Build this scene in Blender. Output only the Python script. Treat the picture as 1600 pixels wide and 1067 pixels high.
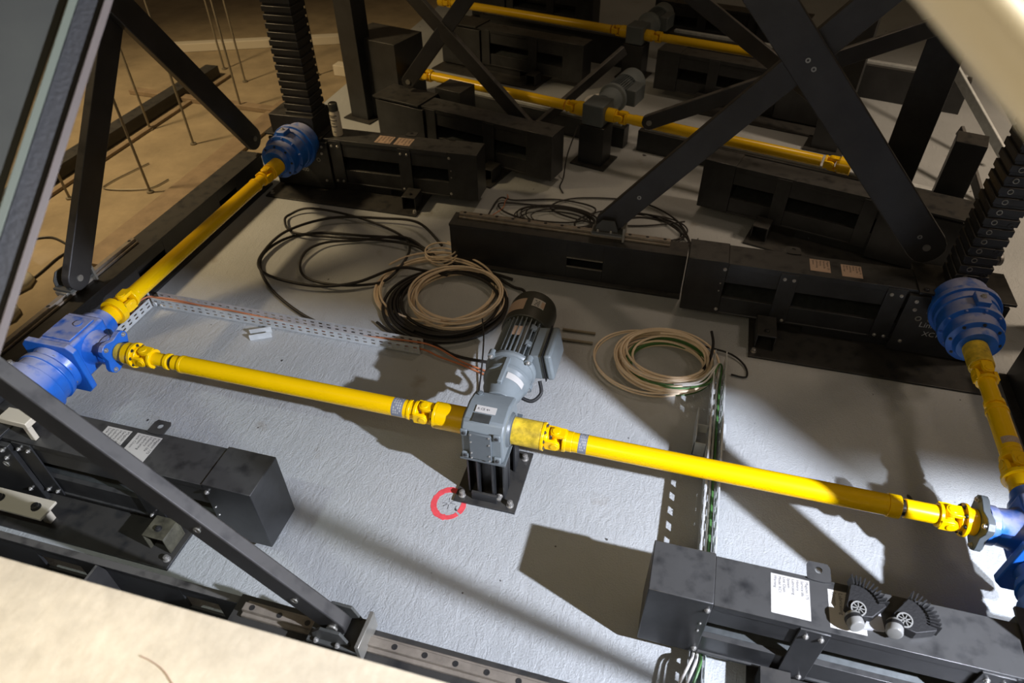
import bpy, bmesh, math, random
from mathutils import Vector, Matrix, Quaternion
random.seed(7)
S = bpy.context.scene
for o in list(bpy.data.objects): bpy.data.objects.remove(o)
COL = S.collection

# ------------------------------------------------------------------ camera
cd = bpy.data.cameras.new('camera'); cam = bpy.data.objects.new('camera', cd); COL.objects.link(cam)
cd.sensor_width = 36.0; cd.lens = 24.14; cd.clip_start = 0.02; cd.clip_end = 60
right = Vector((0.96495766, 0.26220029, -0.0103786))
down = Vector((0.1661272, -0.6410461, -0.74930744))
fwd = Vector((-0.20312179, 0.72132579, -0.66214095))
cm = Matrix((right, -down, -fwd)).transposed().to_4x4(); cm.translation = Vector((0, 0, 3.0))
cam.matrix_world = cm
cd.dof.use_dof = True; cd.dof.focus_distance = 3.6; cd.dof.aperture_fstop = 2.4
S.camera = cam

# ------------------------------------------------------------------ world, exposure, lights
W = bpy.data.worlds.new('dim_hall'); S.world = W; W.use_nodes = True
bgn = W.node_tree.nodes['Background']; bgn.inputs[0].default_value = (1.0, 0.74, 0.48, 1); bgn.inputs[1].default_value = 0.075
S.view_settings.view_transform = 'Standard'; S.view_settings.look = 'None'
S.view_settings.gamma = 1.0; S.view_settings.exposure = 0.0; S.view_settings.use_curve_mapping = False

def aim(o, tgt):
    o.rotation_euler = (Vector(tgt) - o.location).to_track_quat('-Z', 'Y').to_euler()
def area(name, loc, tgt, size, power, col, sy=None, spread=180):
    l = bpy.data.lights.new(name, 'AREA'); l.energy = power; l.color = col; l.size = size
    if sy: l.shape = 'RECTANGLE'; l.size_y = sy
    l.spread = math.radians(spread)
    o = bpy.data.objects.new(name, l); COL.objects.link(o); o.location = loc; aim(o, tgt); return o
def spot(name, loc, tgt, power, col, ang, blend, rad):
    l = bpy.data.lights.new(name, 'SPOT'); l.energy = power; l.color = col
    l.spot_size = math.radians(ang); l.spot_blend = blend; l.shadow_soft_size = rad
    o = bpy.data.objects.new(name, l); COL.objects.link(o); o.location = loc; aim(o, tgt); return o
# work light on the pit edge, front right (an added, unseen mask cuts its beam), cold white
LK = Vector((3.1, 0.35, 2.95))
key = spot('work_light_beam', LK, (-2.6, 1.9, 0), 2050, (0.81, 0.85, 1.0), 125, 0.9, 0.04)
# weak second work light on the pit edge, front left
LF = Vector((-2.3, 0.15, 3.9))
fill = spot('pit_light_beam', LF, (-2.5, 1.3, 0), 100, (0.92, 1.0, 0.92), 46, 0.8, 0.06)
# low cold lamp at the right
LR = Vector((2.75, 1.05, 2.3))
spot('corner_light_beam', LR, (1.80, 2.50, 0), 420, (0.84, 0.88, 1.0), 27, 0.7, 0.03)
# warm house lights over the hall
spot('hall_light_left', (-6.5, 3.5, 5.0), (-5.2, 5.2, 0), 1100, (1.0, 0.74, 0.42), 75, 0.8, 0.3)
spot('hall_light_back', (0.5, 7.0, 5.5), (-0.4, 5.2, 0), 140, (1.0, 0.76, 0.56), 60, 0.9, 0.3)
spot('hall_light_right', (5.5, 5.0, 4.5), (3.4, 6.0, 0), 900, (1.0, 0.78, 0.58), 70, 0.8, 0.3)
spot('hall_light_middle', (3.5, 3.2, 4.2), (1.0, 3.5, 0), 75, (1.0, 0.80, 0.66), 50, 1.0, 0.3)
area('edge_light', (-0.9, -0.9, 3.9), (-0.9, 0.2, 1.6), 1.2, 15, (1.0, 0.84, 0.60), spread=120)
spot('rail_light', (1.5, 0.9, 3.9), (0.2, 0.44, 2.84), 210, (1.0, 0.93, 0.78), 24, 0.6, 0.05)

# ------------------------------------------------------------------ materials
MT = {}
def mat(name, col, rough=0.5, metal=0.0, var=0.0, vscale=8.0, bump=0.0, bscale=60.0, dust=None, dustamt=0.0, coat=0.0, emit=None):
    m = bpy.data.materials.new(name); m.use_nodes = True
    nt = m.node_tree; N = nt.nodes; L = nt.links; b = N['Principled BSDF']
    b.inputs['Base Color'].default_value = (*col, 1); b.inputs['Roughness'].default_value = rough
    b.inputs['Metallic'].default_value = metal
    if coat: b.inputs['Coat Weight'].default_value = coat
    tc = N.new('ShaderNodeTexCoord'); src = None
    if var > 0:
        n = N.new('ShaderNodeTexNoise'); n.inputs['Scale'].default_value = vscale; n.inputs['Detail'].default_value = 6
        n.inputs['Roughness'].default_value = 0.65
        L.new(tc.outputs['Object'], n.inputs['Vector'])
        cr = N.new('ShaderNodeValToRGB'); L.new(n.outputs['Fac'], cr.inputs[0])
        cr.color_ramp.elements[0].position = 0.3; cr.color_ramp.elements[1].position = 0.7
        cr.color_ramp.elements[0].color = (*[max(0, c * (1 - var)) for c in col], 1)
        cr.color_ramp.elements[1].color = (*[min(1, c * (1 + var)) for c in col], 1)
        L.new(cr.outputs[0], b.inputs['Base Color']); src = cr.outputs[0]
    if dust:
        g = N.new('ShaderNodeNewGeometry'); sp = N.new('ShaderNodeSeparateXYZ'); L.new(g.outputs['Normal'], sp.inputs[0])
        mr = N.new('ShaderNodeMapRange'); L.new(sp.outputs['Z'], mr.inputs[0])
        mr.inputs[1].default_value = 0.35; mr.inputs[2].default_value = 0.95; mr.inputs[3].default_value = 0; mr.inputs[4].default_value = dustamt
        n2 = N.new('ShaderNodeTexNoise'); n2.inputs['Scale'].default_value = 14; n2.inputs['Detail'].default_value = 5
        L.new(tc.outputs['Object'], n2.inputs['Vector'])
        m2 = N.new('ShaderNodeMapRange'); L.new(n2.outputs['Fac'], m2.inputs[0]); m2.inputs[1].default_value = 0.28; m2.inputs[2].default_value = 0.5
        mu = N.new('ShaderNodeMath'); mu.operation = 'MULTIPLY'; L.new(mr.outputs[0], mu.inputs[0]); L.new(m2.outputs[0], mu.inputs[1])
        mx = N.new('ShaderNodeMix'); mx.data_type = 'RGBA'; L.new(mu.outputs[0], mx.inputs[0])
        mx.inputs[6].default_value = (*col, 1)
        if src: L.new(src, mx.inputs[6])
        mx.inputs[7].default_value = (*dust, 1); L.new(mx.outputs[2], b.inputs['Base Color'])
    if bump > 0:
        n3 = N.new('ShaderNodeTexNoise'); n3.inputs['Scale'].default_value = bscale; n3.inputs['Detail'].default_value = 4
        L.new(tc.outputs['Object'], n3.inputs['Vector'])
        bp = N.new('ShaderNodeBump'); bp.inputs['Strength'].default_value = bump; bp.inputs['Distance'].default_value = 0.01
        L.new(n3.outputs['Fac'], bp.inputs['Height']); L.new(bp.outputs[0], b.inputs['Normal'])
    if emit:
        b.inputs['Emission Color'].default_value = (*emit[0], 1); b.inputs['Emission Strength'].default_value = emit[1]
    MT[name] = m; return m

mat('yellow_paint', (0.93, 0.57, 0.0), 0.26, var=0.03, vscale=9)
mat('yellow_worn', (0.62, 0.44, 0.03), 0.45, var=0.55, vscale=16, bump=0.1)
mat('blue_paint', (0.016, 0.13, 0.55), 0.33, var=0.15, vscale=10, dust=(0.36, 0.39, 0.58), dustamt=1.0, bump=0.12, bscale=30)
mat('grey_paint', (0.185, 0.215, 0.225), 0.38, var=0.08, bump=0.06, bscale=50)
mat('grey_dark_paint', (0.12, 0.14, 0.148), 0.4, var=0.1, bump=0.05)
mat('cowl_paint', (0.05, 0.052, 0.042), 0.45, var=0.1)
mat('black_steel', (0.022, 0.023, 0.024), 0.38, var=0.35, vscale=5, dust=(0.075, 0.07, 0.06), dustamt=0.45, bump=0.04)
mat('black_sheet', (0.032, 0.033, 0.034), 0.34, metal=0.2, var=0.35, vscale=6, dust=(0.11, 0.11, 0.105), dustamt=0.5)
mat('arm_steel', (0.032, 0.031, 0.030), 0.42, var=0.3, vscale=5, dust=(0.13, 0.125, 0.115), dustamt=0.8)
mat('bare_edge', (0.34, 0.33, 0.29), 0.35, metal=0.6, var=0.2)
mat('rail_steel', (0.33, 0.29, 0.24), 0.42, metal=0.35, var=0.35, vscale=14, dust=(0.22, 0.19, 0.15), dustamt=0.4)
mat('galv', (0.58, 0.61, 0.61), 0.42, metal=0.2, var=0.15, vscale=20)
mat('galv_dark', (0.20, 0.22, 0.22), 0.3, metal=0.8, var=0.2, vscale=20)
mat('bolt', (0.52, 0.51, 0.48), 0.3, metal=0.7)
mat('bolt_dark', (0.07, 0.07, 0.07), 0.3, metal=0.6)
mat('chrome', (0.75, 0.76, 0.78), 0.12, metal=1.0)
mat('beige_cable', (0.88, 0.72, 0.52), 0.5, var=0.08)
mat('black_cable', (0.018, 0.016, 0.014), 0.5)
mat('copper_cable', (0.55, 0.20, 0.09), 0.5)
mat('green_cable', (0.07, 0.19, 0.05), 0.45)
mat('white_cable', (0.75, 0.73, 0.68), 0.5)
mat('paper', (0.50, 0.49, 0.46), 0.7, var=0.05)
mat('tan_label', (0.50, 0.36, 0.26), 0.6, var=0.1)
mat('grey_label', (0.20, 0.22, 0.26), 0.5)
mat('ink', (0.05, 0.05, 0.055), 0.6)
mat('white_print', (0.50, 0.50, 0.48), 0.6)
mat('red_paint', (0.80, 0.085, 0.10), 0.6, var=0.15, vscale=20, bump=0.1)
mat('rubber', (0.008, 0.008, 0.008), 0.6, bump=0.15, bscale=90)
mat('grey_plastic', (0.22, 0.22, 0.205), 0.35, var=0.06)
mat('can_body', (0.60, 0.55, 0.44), 0.4)
mat('cream_render', (0.71, 0.63, 0.47), 0.75, var=0.13, vscale=13, bump=0.25, bscale=18)
mat('handrail_paint', (0.72, 0.64, 0.46), 0.45)
mat('clevis_paint', (0.075, 0.078, 0.072), 0.45, var=0.2)
mat('stained_steel', (0.07, 0.066, 0.045), 0.5, var=0.8, vscale=12)
mat('olive_grey', (0.075, 0.088, 0.065), 0.6)
mat('olive_dark', (0.018, 0.019, 0.013), 0.7, var=0.3, vscale=4)
mat('wood', (0.20, 0.12, 0.055), 0.75, var=0.3, vscale=7)
mat('rust_rod', (0.26, 0.23, 0.17), 0.5, metal=0.5)
mat('white_cloth', (0.55, 0.53, 0.44), 0.8, bump=0.4, bscale=20)
mat('mauve_metal', (0.085, 0.07, 0.062), 0.5, var=0.1)
mat('lamp_glass', (0.9, 0.92, 1.0), 0.3, emit=((0.86, 0.89, 1.0), 6))
mat('lamp_glass_warm', (1.0, 0.9, 0.7), 0.3, emit=((1.0, 0.8, 0.55), 6))
mat('orange_wood', (0.25, 0.185, 0.115), 0.6, var=0.2)

def plastic_clear():
    m = bpy.data.materials.new('clear_plastic'); m.use_nodes = True; b = m.node_tree.nodes['Principled BSDF']
    b.inputs['Base Color'].default_value = (0.85, 0.86, 0.88, 1); b.inputs['Roughness'].default_value = 0.15
    b.inputs['Transmission Weight'].default_value = 0.6; MT['clear_plastic'] = m
plastic_clear()

def floor_mat():
    m = bpy.data.materials.new('painted_concrete'); m.use_nodes = True; nt = m.node_tree; N = nt.nodes; L = nt.links
    b = N['Principled BSDF']; tc = N.new('ShaderNodeTexCoord')
    def noise(s, d=5, r=0.6):
        n = N.new('ShaderNodeTexNoise'); n.inputs['Scale'].default_value = s; n.inputs['Detail'].default_value = d; n.inputs['Roughness'].default_value = r
        L.new(tc.outputs['Object'], n.inputs['Vector']); return n
    n1 = noise(1.6); cr = N.new('ShaderNodeValToRGB'); L.new(n1.outputs[0], cr.inputs[0])
    cr.color_ramp.elements[0].position = 0.35; cr.color_ramp.elements[1].position = 0.7
    cr.color_ramp.elements[0].color = (0.40, 0.42, 0.42, 1); cr.color_ramp.elements[1].color = (0.47, 0.49, 0.49, 1)
    # small dark chips
    n2 = noise(9.0, 2, 0.5); c2 = N.new('ShaderNodeValToRGB'); L.new(n2.outputs[0], c2.inputs[0])
    c2.color_ramp.elements[0].position = 0.225; c2.color_ramp.elements[1].position = 0.24
    c2.color_ramp.elements[0].color = (0.12, 0.11, 0.10, 1); c2.color_ramp.elements[1].color = (1, 1, 1, 1)
    mx = N.new('ShaderNodeMix'); mx.data_type = 'RGBA'; mx.blend_type = 'MULTIPLY'; mx.inputs[0].default_value = 1
    L.new(cr.outputs[0], mx.inputs[6]); L.new(c2.outputs[0], mx.inputs[7])
    # pin-head specks
    vo = N.new('ShaderNodeTexVoronoi'); vo.inputs['Scale'].default_value = 5.0; L.new(tc.outputs['Object'], vo.inputs['Vector'])
    c4 = N.new('ShaderNodeValToRGB'); L.new(vo.outputs['Distance'], c4.inputs[0])
    c4.color_ramp.elements[0].position = 0.018; c4.color_ramp.elements[1].position = 0.03
    c4.color_ramp.elements[0].color = (0.15, 0.13, 0.12, 1); c4.color_ramp.elements[1].color = (1, 1, 1, 1)
    mx2 = N.new('ShaderNodeMix'); mx2.data_type = 'RGBA'; mx2.blend_type = 'MULTIPLY'; mx2.inputs[0].default_value = 1
    L.new(mx.outputs[2], mx2.inputs[6]); L.new(c4.outputs[0], mx2.inputs[7])
    # brown scuffs
    n5 = noise(3.1, 4, 0.5); c5 = N.new('ShaderNodeValToRGB'); L.new(n5.outputs[0], c5.inputs[0])
    c5.color_ramp.elements[0].position = 0.66; c5.color_ramp.elements[1].position = 0.80
    c5.color_ramp.elements[0].color = (1, 1, 1, 1); c5.color_ramp.elements[1].color = (0.62, 0.52, 0.42, 1)
    mx3 = N.new('ShaderNodeMix'); mx3.data_type = 'RGBA'; mx3.blend_type = 'MULTIPLY'; mx3.inputs[0].default_value = 1
    L.new(mx2.outputs[2], mx3.inputs[6]); L.new(c5.outputs[0], mx3.inputs[7])
    L.new(mx3.outputs[2], b.inputs['Base Color']); b.inputs['Roughness'].default_value = 0.48
    # trowel ripples
    mp = N.new('ShaderNodeMapping'); mp.inputs['Scale'].default_value = (22, 9, 1); mp.inputs['Rotation'].default_value = (0, 0, 0.5)
    L.new(tc.outputs['Object'], mp.inputs[0])
    n3 = N.new('ShaderNodeTexNoise'); n3.inputs['Scale'].default_value = 1.0; n3.inputs['Detail'].default_value = 4; n3.inputs['Roughness'].default_value = 0.55
    n3.inputs['Distortion'].default_value = 1.2; L.new(mp.outputs[0], n3.inputs['Vector'])
    n6 = noise(95, 3, 0.7)
    ad = N.new('ShaderNodeMath'); ad.operation = 'MULTIPLY_ADD'; L.new(n6.outputs[0], ad.inputs[0]); ad.inputs[1].default_value = 0.9; L.new(n3.outputs[0], ad.inputs[2])
    bp = N.new('ShaderNodeBump'); bp.inputs['Strength'].default_value = 0.5; bp.inputs['Distance'].default_value = 0.012
    L.new(ad.outputs[0], bp.inputs['Height']); L.new(bp.outputs[0], b.inputs['Normal'])
    MT['floor'] = m
floor_mat()
mat('bare_concrete', (0.29, 0.23, 0.14), 0.8, var=0.22, vscale=2.5, bump=0.3, bscale=25)

# ------------------------------------------------------------------ mesh helpers
def frame(axis, up=(0, 0, 1)):
    """columns u, v, axis"""
    a = Vector(axis).normalized(); u = Vector(up)
    if abs(a.dot(u.normalized())) > 0.97: u = Vector((0, 1, 0)) if abs(a.y) < 0.9 else Vector((1, 0, 0))
    x = u.cross(a).normalized(); y = a.cross(x)
    return Matrix((x, y, a)).transposed()

class MB:
    def __init__(s): s.bm = bmesh.new()
    def box(s, a, b, M=None):
        (x0, y0, z0), (x1, y1, z1) = a, b
        vs = [Vector(p) for p in ((x0,y0,z0),(x1,y0,z0),(x1,y1,z0),(x0,y1,z0),(x0,y0,z1),(x1,y0,z1),(x1,y1,z1),(x0,y1,z1))]
        if M: vs = [M @ v for v in vs]
        v = [s.bm.verts.new(p) for p in vs]
        for f in ((0,3,2,1),(4,5,6,7),(0,1,5,4),(1,2,6,5),(2,3,7,6),(3,0,4,7)): s.bm.faces.new([v[i] for i in f])
        return s
    def lathe(s, o, axis, prof, n=28, up=(0, 0, 1), a0=0.0):
        o = Vector(o); F = frame(axis, up); rings = []
        for t, r in prof:
            rings.append([s.bm.verts.new(o + F @ Vector((r*math.cos(a0+2*math.pi*i/n), r*math.sin(a0+2*math.pi*i/n), t))) for i in range(n)])
        for A, B in zip(rings, rings[1:]):
            for i in range(n): s.bm.faces.new((A[i], A[(i+1) % n], B[(i+1) % n], B[i]))
        s.bm.faces.new(rings[0][::-1]); s.bm.faces.new(rings[-1]); return s
    def cyl(s, p0, p1, r, n=20, r1=None):
        p0 = Vector(p0); p1 = Vector(p1); d = p1 - p0
        return s.lathe(p0, d, [(0, r), (d.length, r if r1 is None else r1)], n)
    def ring(s, o, axis, r0, r1, h, n=28):
        o = Vector(o); F = frame(axis); R = []
        for (r, t) in ((r0, 0), (r1, 0), (r1, h), (r0, h)):
            R.append([s.bm.verts.new(o + F @ Vector((r*math.cos(2*math.pi*i/n), r*math.sin(2*math.pi*i/n), t))) for i in range(n)])
        for k in range(4):
            A, B = R[k], R[(k+1) % 4]
            for i in range(n): s.bm.faces.new((A[i], A[(i+1) % n], B[(i+1) % n], B[i]))
        return s
    def prism(s, poly, M, d, hole=None):
        """2-D polygon in M's xy plane pushed along z by d"""
        A = [s.bm.verts.new(M @ Vector((x, y, 0))) for x, y in poly]; B = [s.bm.verts.new(M @ Vector((x, y, d))) for x, y in poly]
        n = len(poly); s.bm.faces.new(A[::-1]); s.bm.faces.new(B)
        for i in range(n): s.bm.faces.new((A[i], A[(i+1) % n], B[(i+1) % n], B[i]))
        return s
    def plate_hole(s, M, w, h, d, c, r, n=16):
        """rectangular plate (0..w,0..h) thickness d with a round hole at c"""
        out = []; inn = []
        for i in range(n):
            a = 2*math.pi*i/n; dx, dy = math.cos(a), math.sin(a)
            k = min([(t) for t in ((w-c[0])/dx if dx > 1e-6 else 9, (-c[0])/dx if dx < -1e-6 else 9, (h-c[1])/dy if dy > 1e-6 else 9, (-c[1])/dy if dy < -1e-6 else 9)])
            out.append((c[0]+dx*k, c[1]+dy*k)); inn.append((c[0]+dx*r, c[1]+dy*r))
        vs = []
        for pts in (out, inn):
            for z in (0, d): vs.append([s.bm.verts.new(M @ Vector((x, y, z))) for x, y in pts])
        o0, o1, i0, i1 = vs
        for i in range(n):
            j = (i+1) % n
            s.bm.faces.new((o1[i], o1[j], i1[j], i1[i])); s.bm.faces.new((o0[j], o0[i], i0[i], i0[j]))
            s.bm.faces.new((o0[i], o0[j], o1[j], o1[i])); s.bm.faces.new((i0[j], i0[i], i1[i], i1[j]))
        return s
    def tube(s, pts, r, n=8, closed=False):
        pts = [Vector(p) for p in pts]; m = len(pts); rings = []
        for i, p in enumerate(pts):
            t = (pts[(i+1) % m] - pts[i-1]) if closed else (pts[min(i+1, m-1)] - pts[max(i-1, 0)])
            if t.length < 1e-9: t = Vector((1, 0, 0))
            F = frame(t)
            rings.append([s.bm.verts.new(p + F @ Vector((r*math.cos(2*math.pi*k/n), r*math.sin(2*math.pi*k/n), 0))) for k in range(n)])
        for i in range(m if closed else m-1):
            A, B = rings[i], rings[(i+1) % m]
            for k in range(n): s.bm.faces.new((A[k], A[(k+1) % n], B[(k+1) % n], B[k]))
        if not closed: s.bm.faces.new(rings[0][::-1]); s.bm.faces.new(rings[-1])
        return s
    def build(s, name, m, parent=None, bevel=0.0, ang=35, loc=None):
        bmesh.ops.recalc_face_normals(s.bm, faces=s.bm.faces)
        me = bpy.data.meshes.new(name); s.bm.to_mesh(me); s.bm.free()
        me.materials.append(MT[m] if isinstance(m, str) else m)
        me.shade_smooth(); me.set_sharp_from_angle(angle=math.radians(ang))
        o = bpy.data.objects.new(name, me); COL.objects.link(o)
        if parent: o.parent = parent
        if loc: o.location = loc
        if bevel:
            b = o.modifiers.new('bevel', 'BEVEL'); b.width = bevel; b.segments = 2; b.limit_method = 'ANGLE'; b.angle_limit = math.radians(40); b.harden_normals = False
        return o

def root(name, loc, rz=0.0):
    o = bpy.data.objects.new(name, None); COL.objects.link(o); o.location = loc; o.rotation_euler = (0, 0, rz); o.empty_display_size = 0.1
    return o
def tag(o, label, cat, group=None, kind=None):
    o['label'] = label
    if cat: o['category'] = cat
    if group: o['group'] = group
    o['kind'] = kind or 'thing'
    return o
def structure(o, label=None):
    o['kind'] = 'structure'
    if label: o['label'] = label
    return o
def kids(o): return [c for c in bpy.data.objects if c.parent == o]
def copy_tree(o, parent=None):
    c = o.copy(); COL.objects.link(c); c.parent = parent
    for ch in kids(o): copy_tree(ch, c)
    return c
def bolt(parent, p, axis, r=0.012, h=0.012, m='bolt', name='bolt'):
    b = MB(); F = Vector(axis).normalized()
    b.lathe(p, axis, [(0, r*1.35), (0.003, r*1.35), (0.003, r), (h, r), (h+0.001, r*0.9)], 12)
    b.lathe(Vector(p)+F*h, axis, [(0, r*0.5), (0.004, r*0.5)], 6)
    return b.build(name, m, parent)
def text(parent, s, size, M, m='ink', name='printed_text', ext=0.0004, align='LEFT'):
    cu = bpy.data.curves.new(name, 'FONT'); cu.body = s; cu.size = size; cu.extrude = ext; cu.align_x = align; cu.resolution_u = 2
    t = bpy.data.objects.new(name, cu); COL.objects.link(t)
    bpy.context.view_layer.update()
    me = bpy.data.meshes.new_from_object(t.evaluated_get(bpy.context.evaluated_depsgraph_get()))
    me.transform(M); bpy.data.objects.remove(t); me.materials.clear(); me.materials.append(MT[m])
    o = bpy.data.objects.new(name, me); COL.objects.link(o); o.parent = parent; return o
def basis(o, x, y):
    x = Vector(x).normalized(); y = Vector(y).normalized(); z = x.cross(y)
    M = Matrix((x, y, z)).transposed().to_4x4(); M.translation = Vector(o); return M
def smooth(pts, k=6, closed=False):
    """Catmull-Rom"""
    P = [Vector(p) for p in pts]; n = len(P); out = []
    for i in range(n if closed else n-1):
        p0 = P[(i-1) % n] if closed or i > 0 else P[0]; p1 = P[i]; p2 = P[(i+1) % n]; p3 = P[(i+2) % n] if closed or i+2 < n else P[-1]
        for j in range(k):
            t = j/k
            out.append(0.5*((2*p1) + (p2-p0)*t + (2*p0-5*p1+4*p2-p3)*t*t + (3*p1-p0-3*p2+p3)*t**3))
    if not closed: out.append(P[-1])
    return out

# ------------------------------------------------------------------ setting
b = MB(); b.box((-3.95, -1.5, -0.10), (12, 14, 0.0))
structure(b.build('floor', 'floor'), 'painted grey concrete floor of the pit')
b = MB(); b.box((-14, -1.5, -0.12), (-3.95, 14, -0.002))
structure(b.build('floor_2', 'bare_concrete'), 'bare brown concrete floor left of the pit frame')
b = MB(); b.box((-14, 14, -0.1), (12, 14.2, 6)); structure(b.build('wall_back', 'bare_concrete'))

# concrete edge the photo is taken from
b = MB(); b.box((-3.6, -1.6, 1.35), (1.6, 0.55, 1.5))
structure(b.build('trim_1', 'cream_render', bevel=0.004), 'cream rendered slab edge in the lower left foreground')

# ------------------------------------------------------------------ chain lift unit
def lift_unit(s, det=True, plate_y=-0.25, pins=False, col_top=3.0, column=True, mags=1.33, seed=1, slim=False, col=(0.265, 0.088)):
    """origin: cap end, front face, floor. s=+1 runs to +x, -1 to -x"""
    R = root('chain_lift', (0, 0, 0))
    X = lambda a, c: (min(a*s, c*s), max(a*s, c*s))
    def bx(b, x0, x1, y0, y1, z0, z1): a, c = X(x0, x1); b.box((a, y0, z0), (c, y1, z1)); return b
    bx(MB(), 0, 0.25, -0.004, 0.224, 0.08, 0.492).build('end_cap', 'black_sheet', R, 0.004)
    m = mags
    b = MB(); bx(b, 0.2505, m+0.08, 0.0, 0.216, 0.474, 0.486); bx(b, 0.2505, m+0.08, -0.003, 0.004, 0.449, 0.486)
    bx(b, 0.2505, m+0.08, 0.205, 0.216, 0.10, 0.474)
    b.build('magazine_cover', 'black_sheet', R, 0.002)
    b = MB(); bx(b, 0.2505, m+0.05, 0.004, 0.03, 0.335, 0.446); b.build('upper_rail', 'black_sheet', R, 0.002)
    b = MB(); bx(b, 0.2505, m+0.05, 0.004, 0.03, 0.095, 0.215); bx(b, 0.2505, m+0.05, -0.006, 0.03, 0.085, 0.098); b.build('lower_rail', 'black_sheet', R, 0.002)
    b = MB(); M = basis((0, 0, 0), (1, 0, 0), (0, 1, 0))
    a, c = X(0.2505, m+0.05)
    vs = [b.bm.verts.new(p) for p in ((a, .031, .20), (c, .031, .20), (c, .20, .24), (a, .20, .24), (a, .031, .19), (c, .031, .19), (c, .20, .23), (a, .20, .23))]
    for f in ((0,1,2,3),(7,6,5,4),(0,4,5,1),(1,5,6,2),(2,6,7,3),(3,7,4,0)): b.bm.faces.new([vs[i] for i in f])
    b.build('inner_tray', 'galv_dark', R)
    # straps, screws
    for k, xs in enumerate((0.625, 1.245)):
        if xs > m: continue
        b = MB(); bx(b, xs-0.055, xs+0.055, -0.010, -0.002, 0.085, 0.475); st = b.build('strap', 'black_sheet', R, 0.002)
        if det:
            for dx in (-0.025, 0.03):
                for z in (0.432, 0.112): bolt(st, (s*(xs+dx), -0.010, z), (0, -1, 0), 0.0085, 0.008, name='screw')
    if det:
        for z in (0.44, 0.12): bolt(R, (s*0.235, -0.004, z), (0, -1, 0), 0.009, 0.008, name='screw')
        for z in (0.33, 0.27): bolt(R, (s*0.225, -0.004, z), (0, -1, 0), 0.004, 0.003, name='rivet')
        # lifting lugs on the rear and front top edge
        for (x0, y0) in ((0.60, 0.20), (0.64, -0.075)):
            a = x0*s if s > 0 else -x0-0.09
            if y0 < 0: continue
            MB().plate_hole(basis((a, y0, 0.487), (1, 0, 0), (0, 1, 0)), 0.09, 0.085, 0.006, (0.045, 0.05), 0.015).build('lifting_lug', 'black_sheet', R)
    # column block
    x0, x1 = m, m+0.52
    b = MB(); bx(b, x0+0.02, x1-0.02, 0.0, 0.25, 0.015, 0.48); b.build('column_housing', 'black_steel', R, 0.003)
    b = MB(); bx(b, x0-0.02, x1, -0.03, -0.005, 0.03, 0.46); fp = b.build('front_plate', 'black_sheet', R, 0.003)
    b = MB(); bx(b, x0+0.02, x1+0.02, -0.04, 0.28, 0.4815, 0.499); tp = b.build('top_plate', 'black_steel', R, 0.002)
    if det:
        T = basis((s*(x0+0.10) if s > 0 else -(x0+0.42), -0.0305, 0.24), (1, 0, 0), (0, 0, 1))
        text(fp, 'Link Chain', 0.055, T, 'white_print')
        T = basis((s*(x0+0.14) if s > 0 else -(x0+0.38), -0.0305, 0.175), (1, 0, 0), (0, 0, 1))
        text(fp, 'XC1 400', 0.05, T, 'white_print')
        b = MB(); q = s*(x0+0.16)
        b.box((q-0.05, -0.0312, 0.345), (q-0.015, -0.03, 0.42)); b.box((q-0.005, -0.0312, 0.345), (q+0.01, -0.03, 0.42)); b.box((q-0.005, -0.0312, 0.405), (q+0.06, -0.03, 0.42)); b.box((q+0.045, -0.0312, 0.375), (q+0.06, -0.03, 0.42))
        b.build('printed_mark', 'white_print', fp)
        for dx in (0.06, 0.13, 0.20, 0.27): bolt(tp, (s*(x0+dx), -0.01, 0.499), (0, 0, 1), 0.014, 0.012, 'bolt_dark')
        for (dx, z) in ((0.03, 0.42), (0.04, 0.11), (0.04, 0.36)): bolt(fp, (s*(x0+dx), -0.03, z), (0, -1, 0), 0.009, 0.008, name='screw')
        for dx in (0.08, 0.15):
            MB().ring((s*(x0+dx), -0.03, 0.30), (0, -1, 0), 0.012, 0.018, 0.004, 16).build('port', 'bare_edge', fp)
    # base plate, anchor bolts, support bracket
    b = MB(); bx(b, 0.47, x1+0.02, plate_y, 0.26, 0.0, 0.014); bp = b.build('base_plate', 'black_steel', R, 0.002)
    if det:
        for (dx, y) in ((0.50, plate_y+0.05), (x1-0.02, plate_y+0.05)): bolt(bp, (s*dx, y, 0.014), (0, 0, 1), 0.014, 0.022, name='anchor_bolt')
    b = MB(); bx(b, 0.50, 0.62, plate_y+0.08, -0.012, 0.122, 0.131); bx(b, 0.50, 0.62, -0.022, -0.012, 0.014, 0.122)
    bx(b, 0.50, 0.508, plate_y+0.08, -0.022, 0.014, 0.122); bx(b, 0.612, 0.62, plate_y+0.08, -0.022, 0.014, 0.122)
    br = b.build('support_bracket', 'stained_steel' if plate_y == -0.21 else 'black_steel', R, 0.002)
    if det:
        bolt(br, (s*0.56, plate_y+0.13, 0.131), (0, 0, 1), 0.013, 0.012, 'bolt_dark')
        bolt(br, (s*0.56, -0.022, 0.06), (0, -1, 0), 0.013, 0.012, 'bolt_dark')
    b = MB(); bx(b, 0.80, x0, 0.02, 0.20, 0.014, 0.084); b.build('plinth', 'black_steel', R, 0.002)
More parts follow.
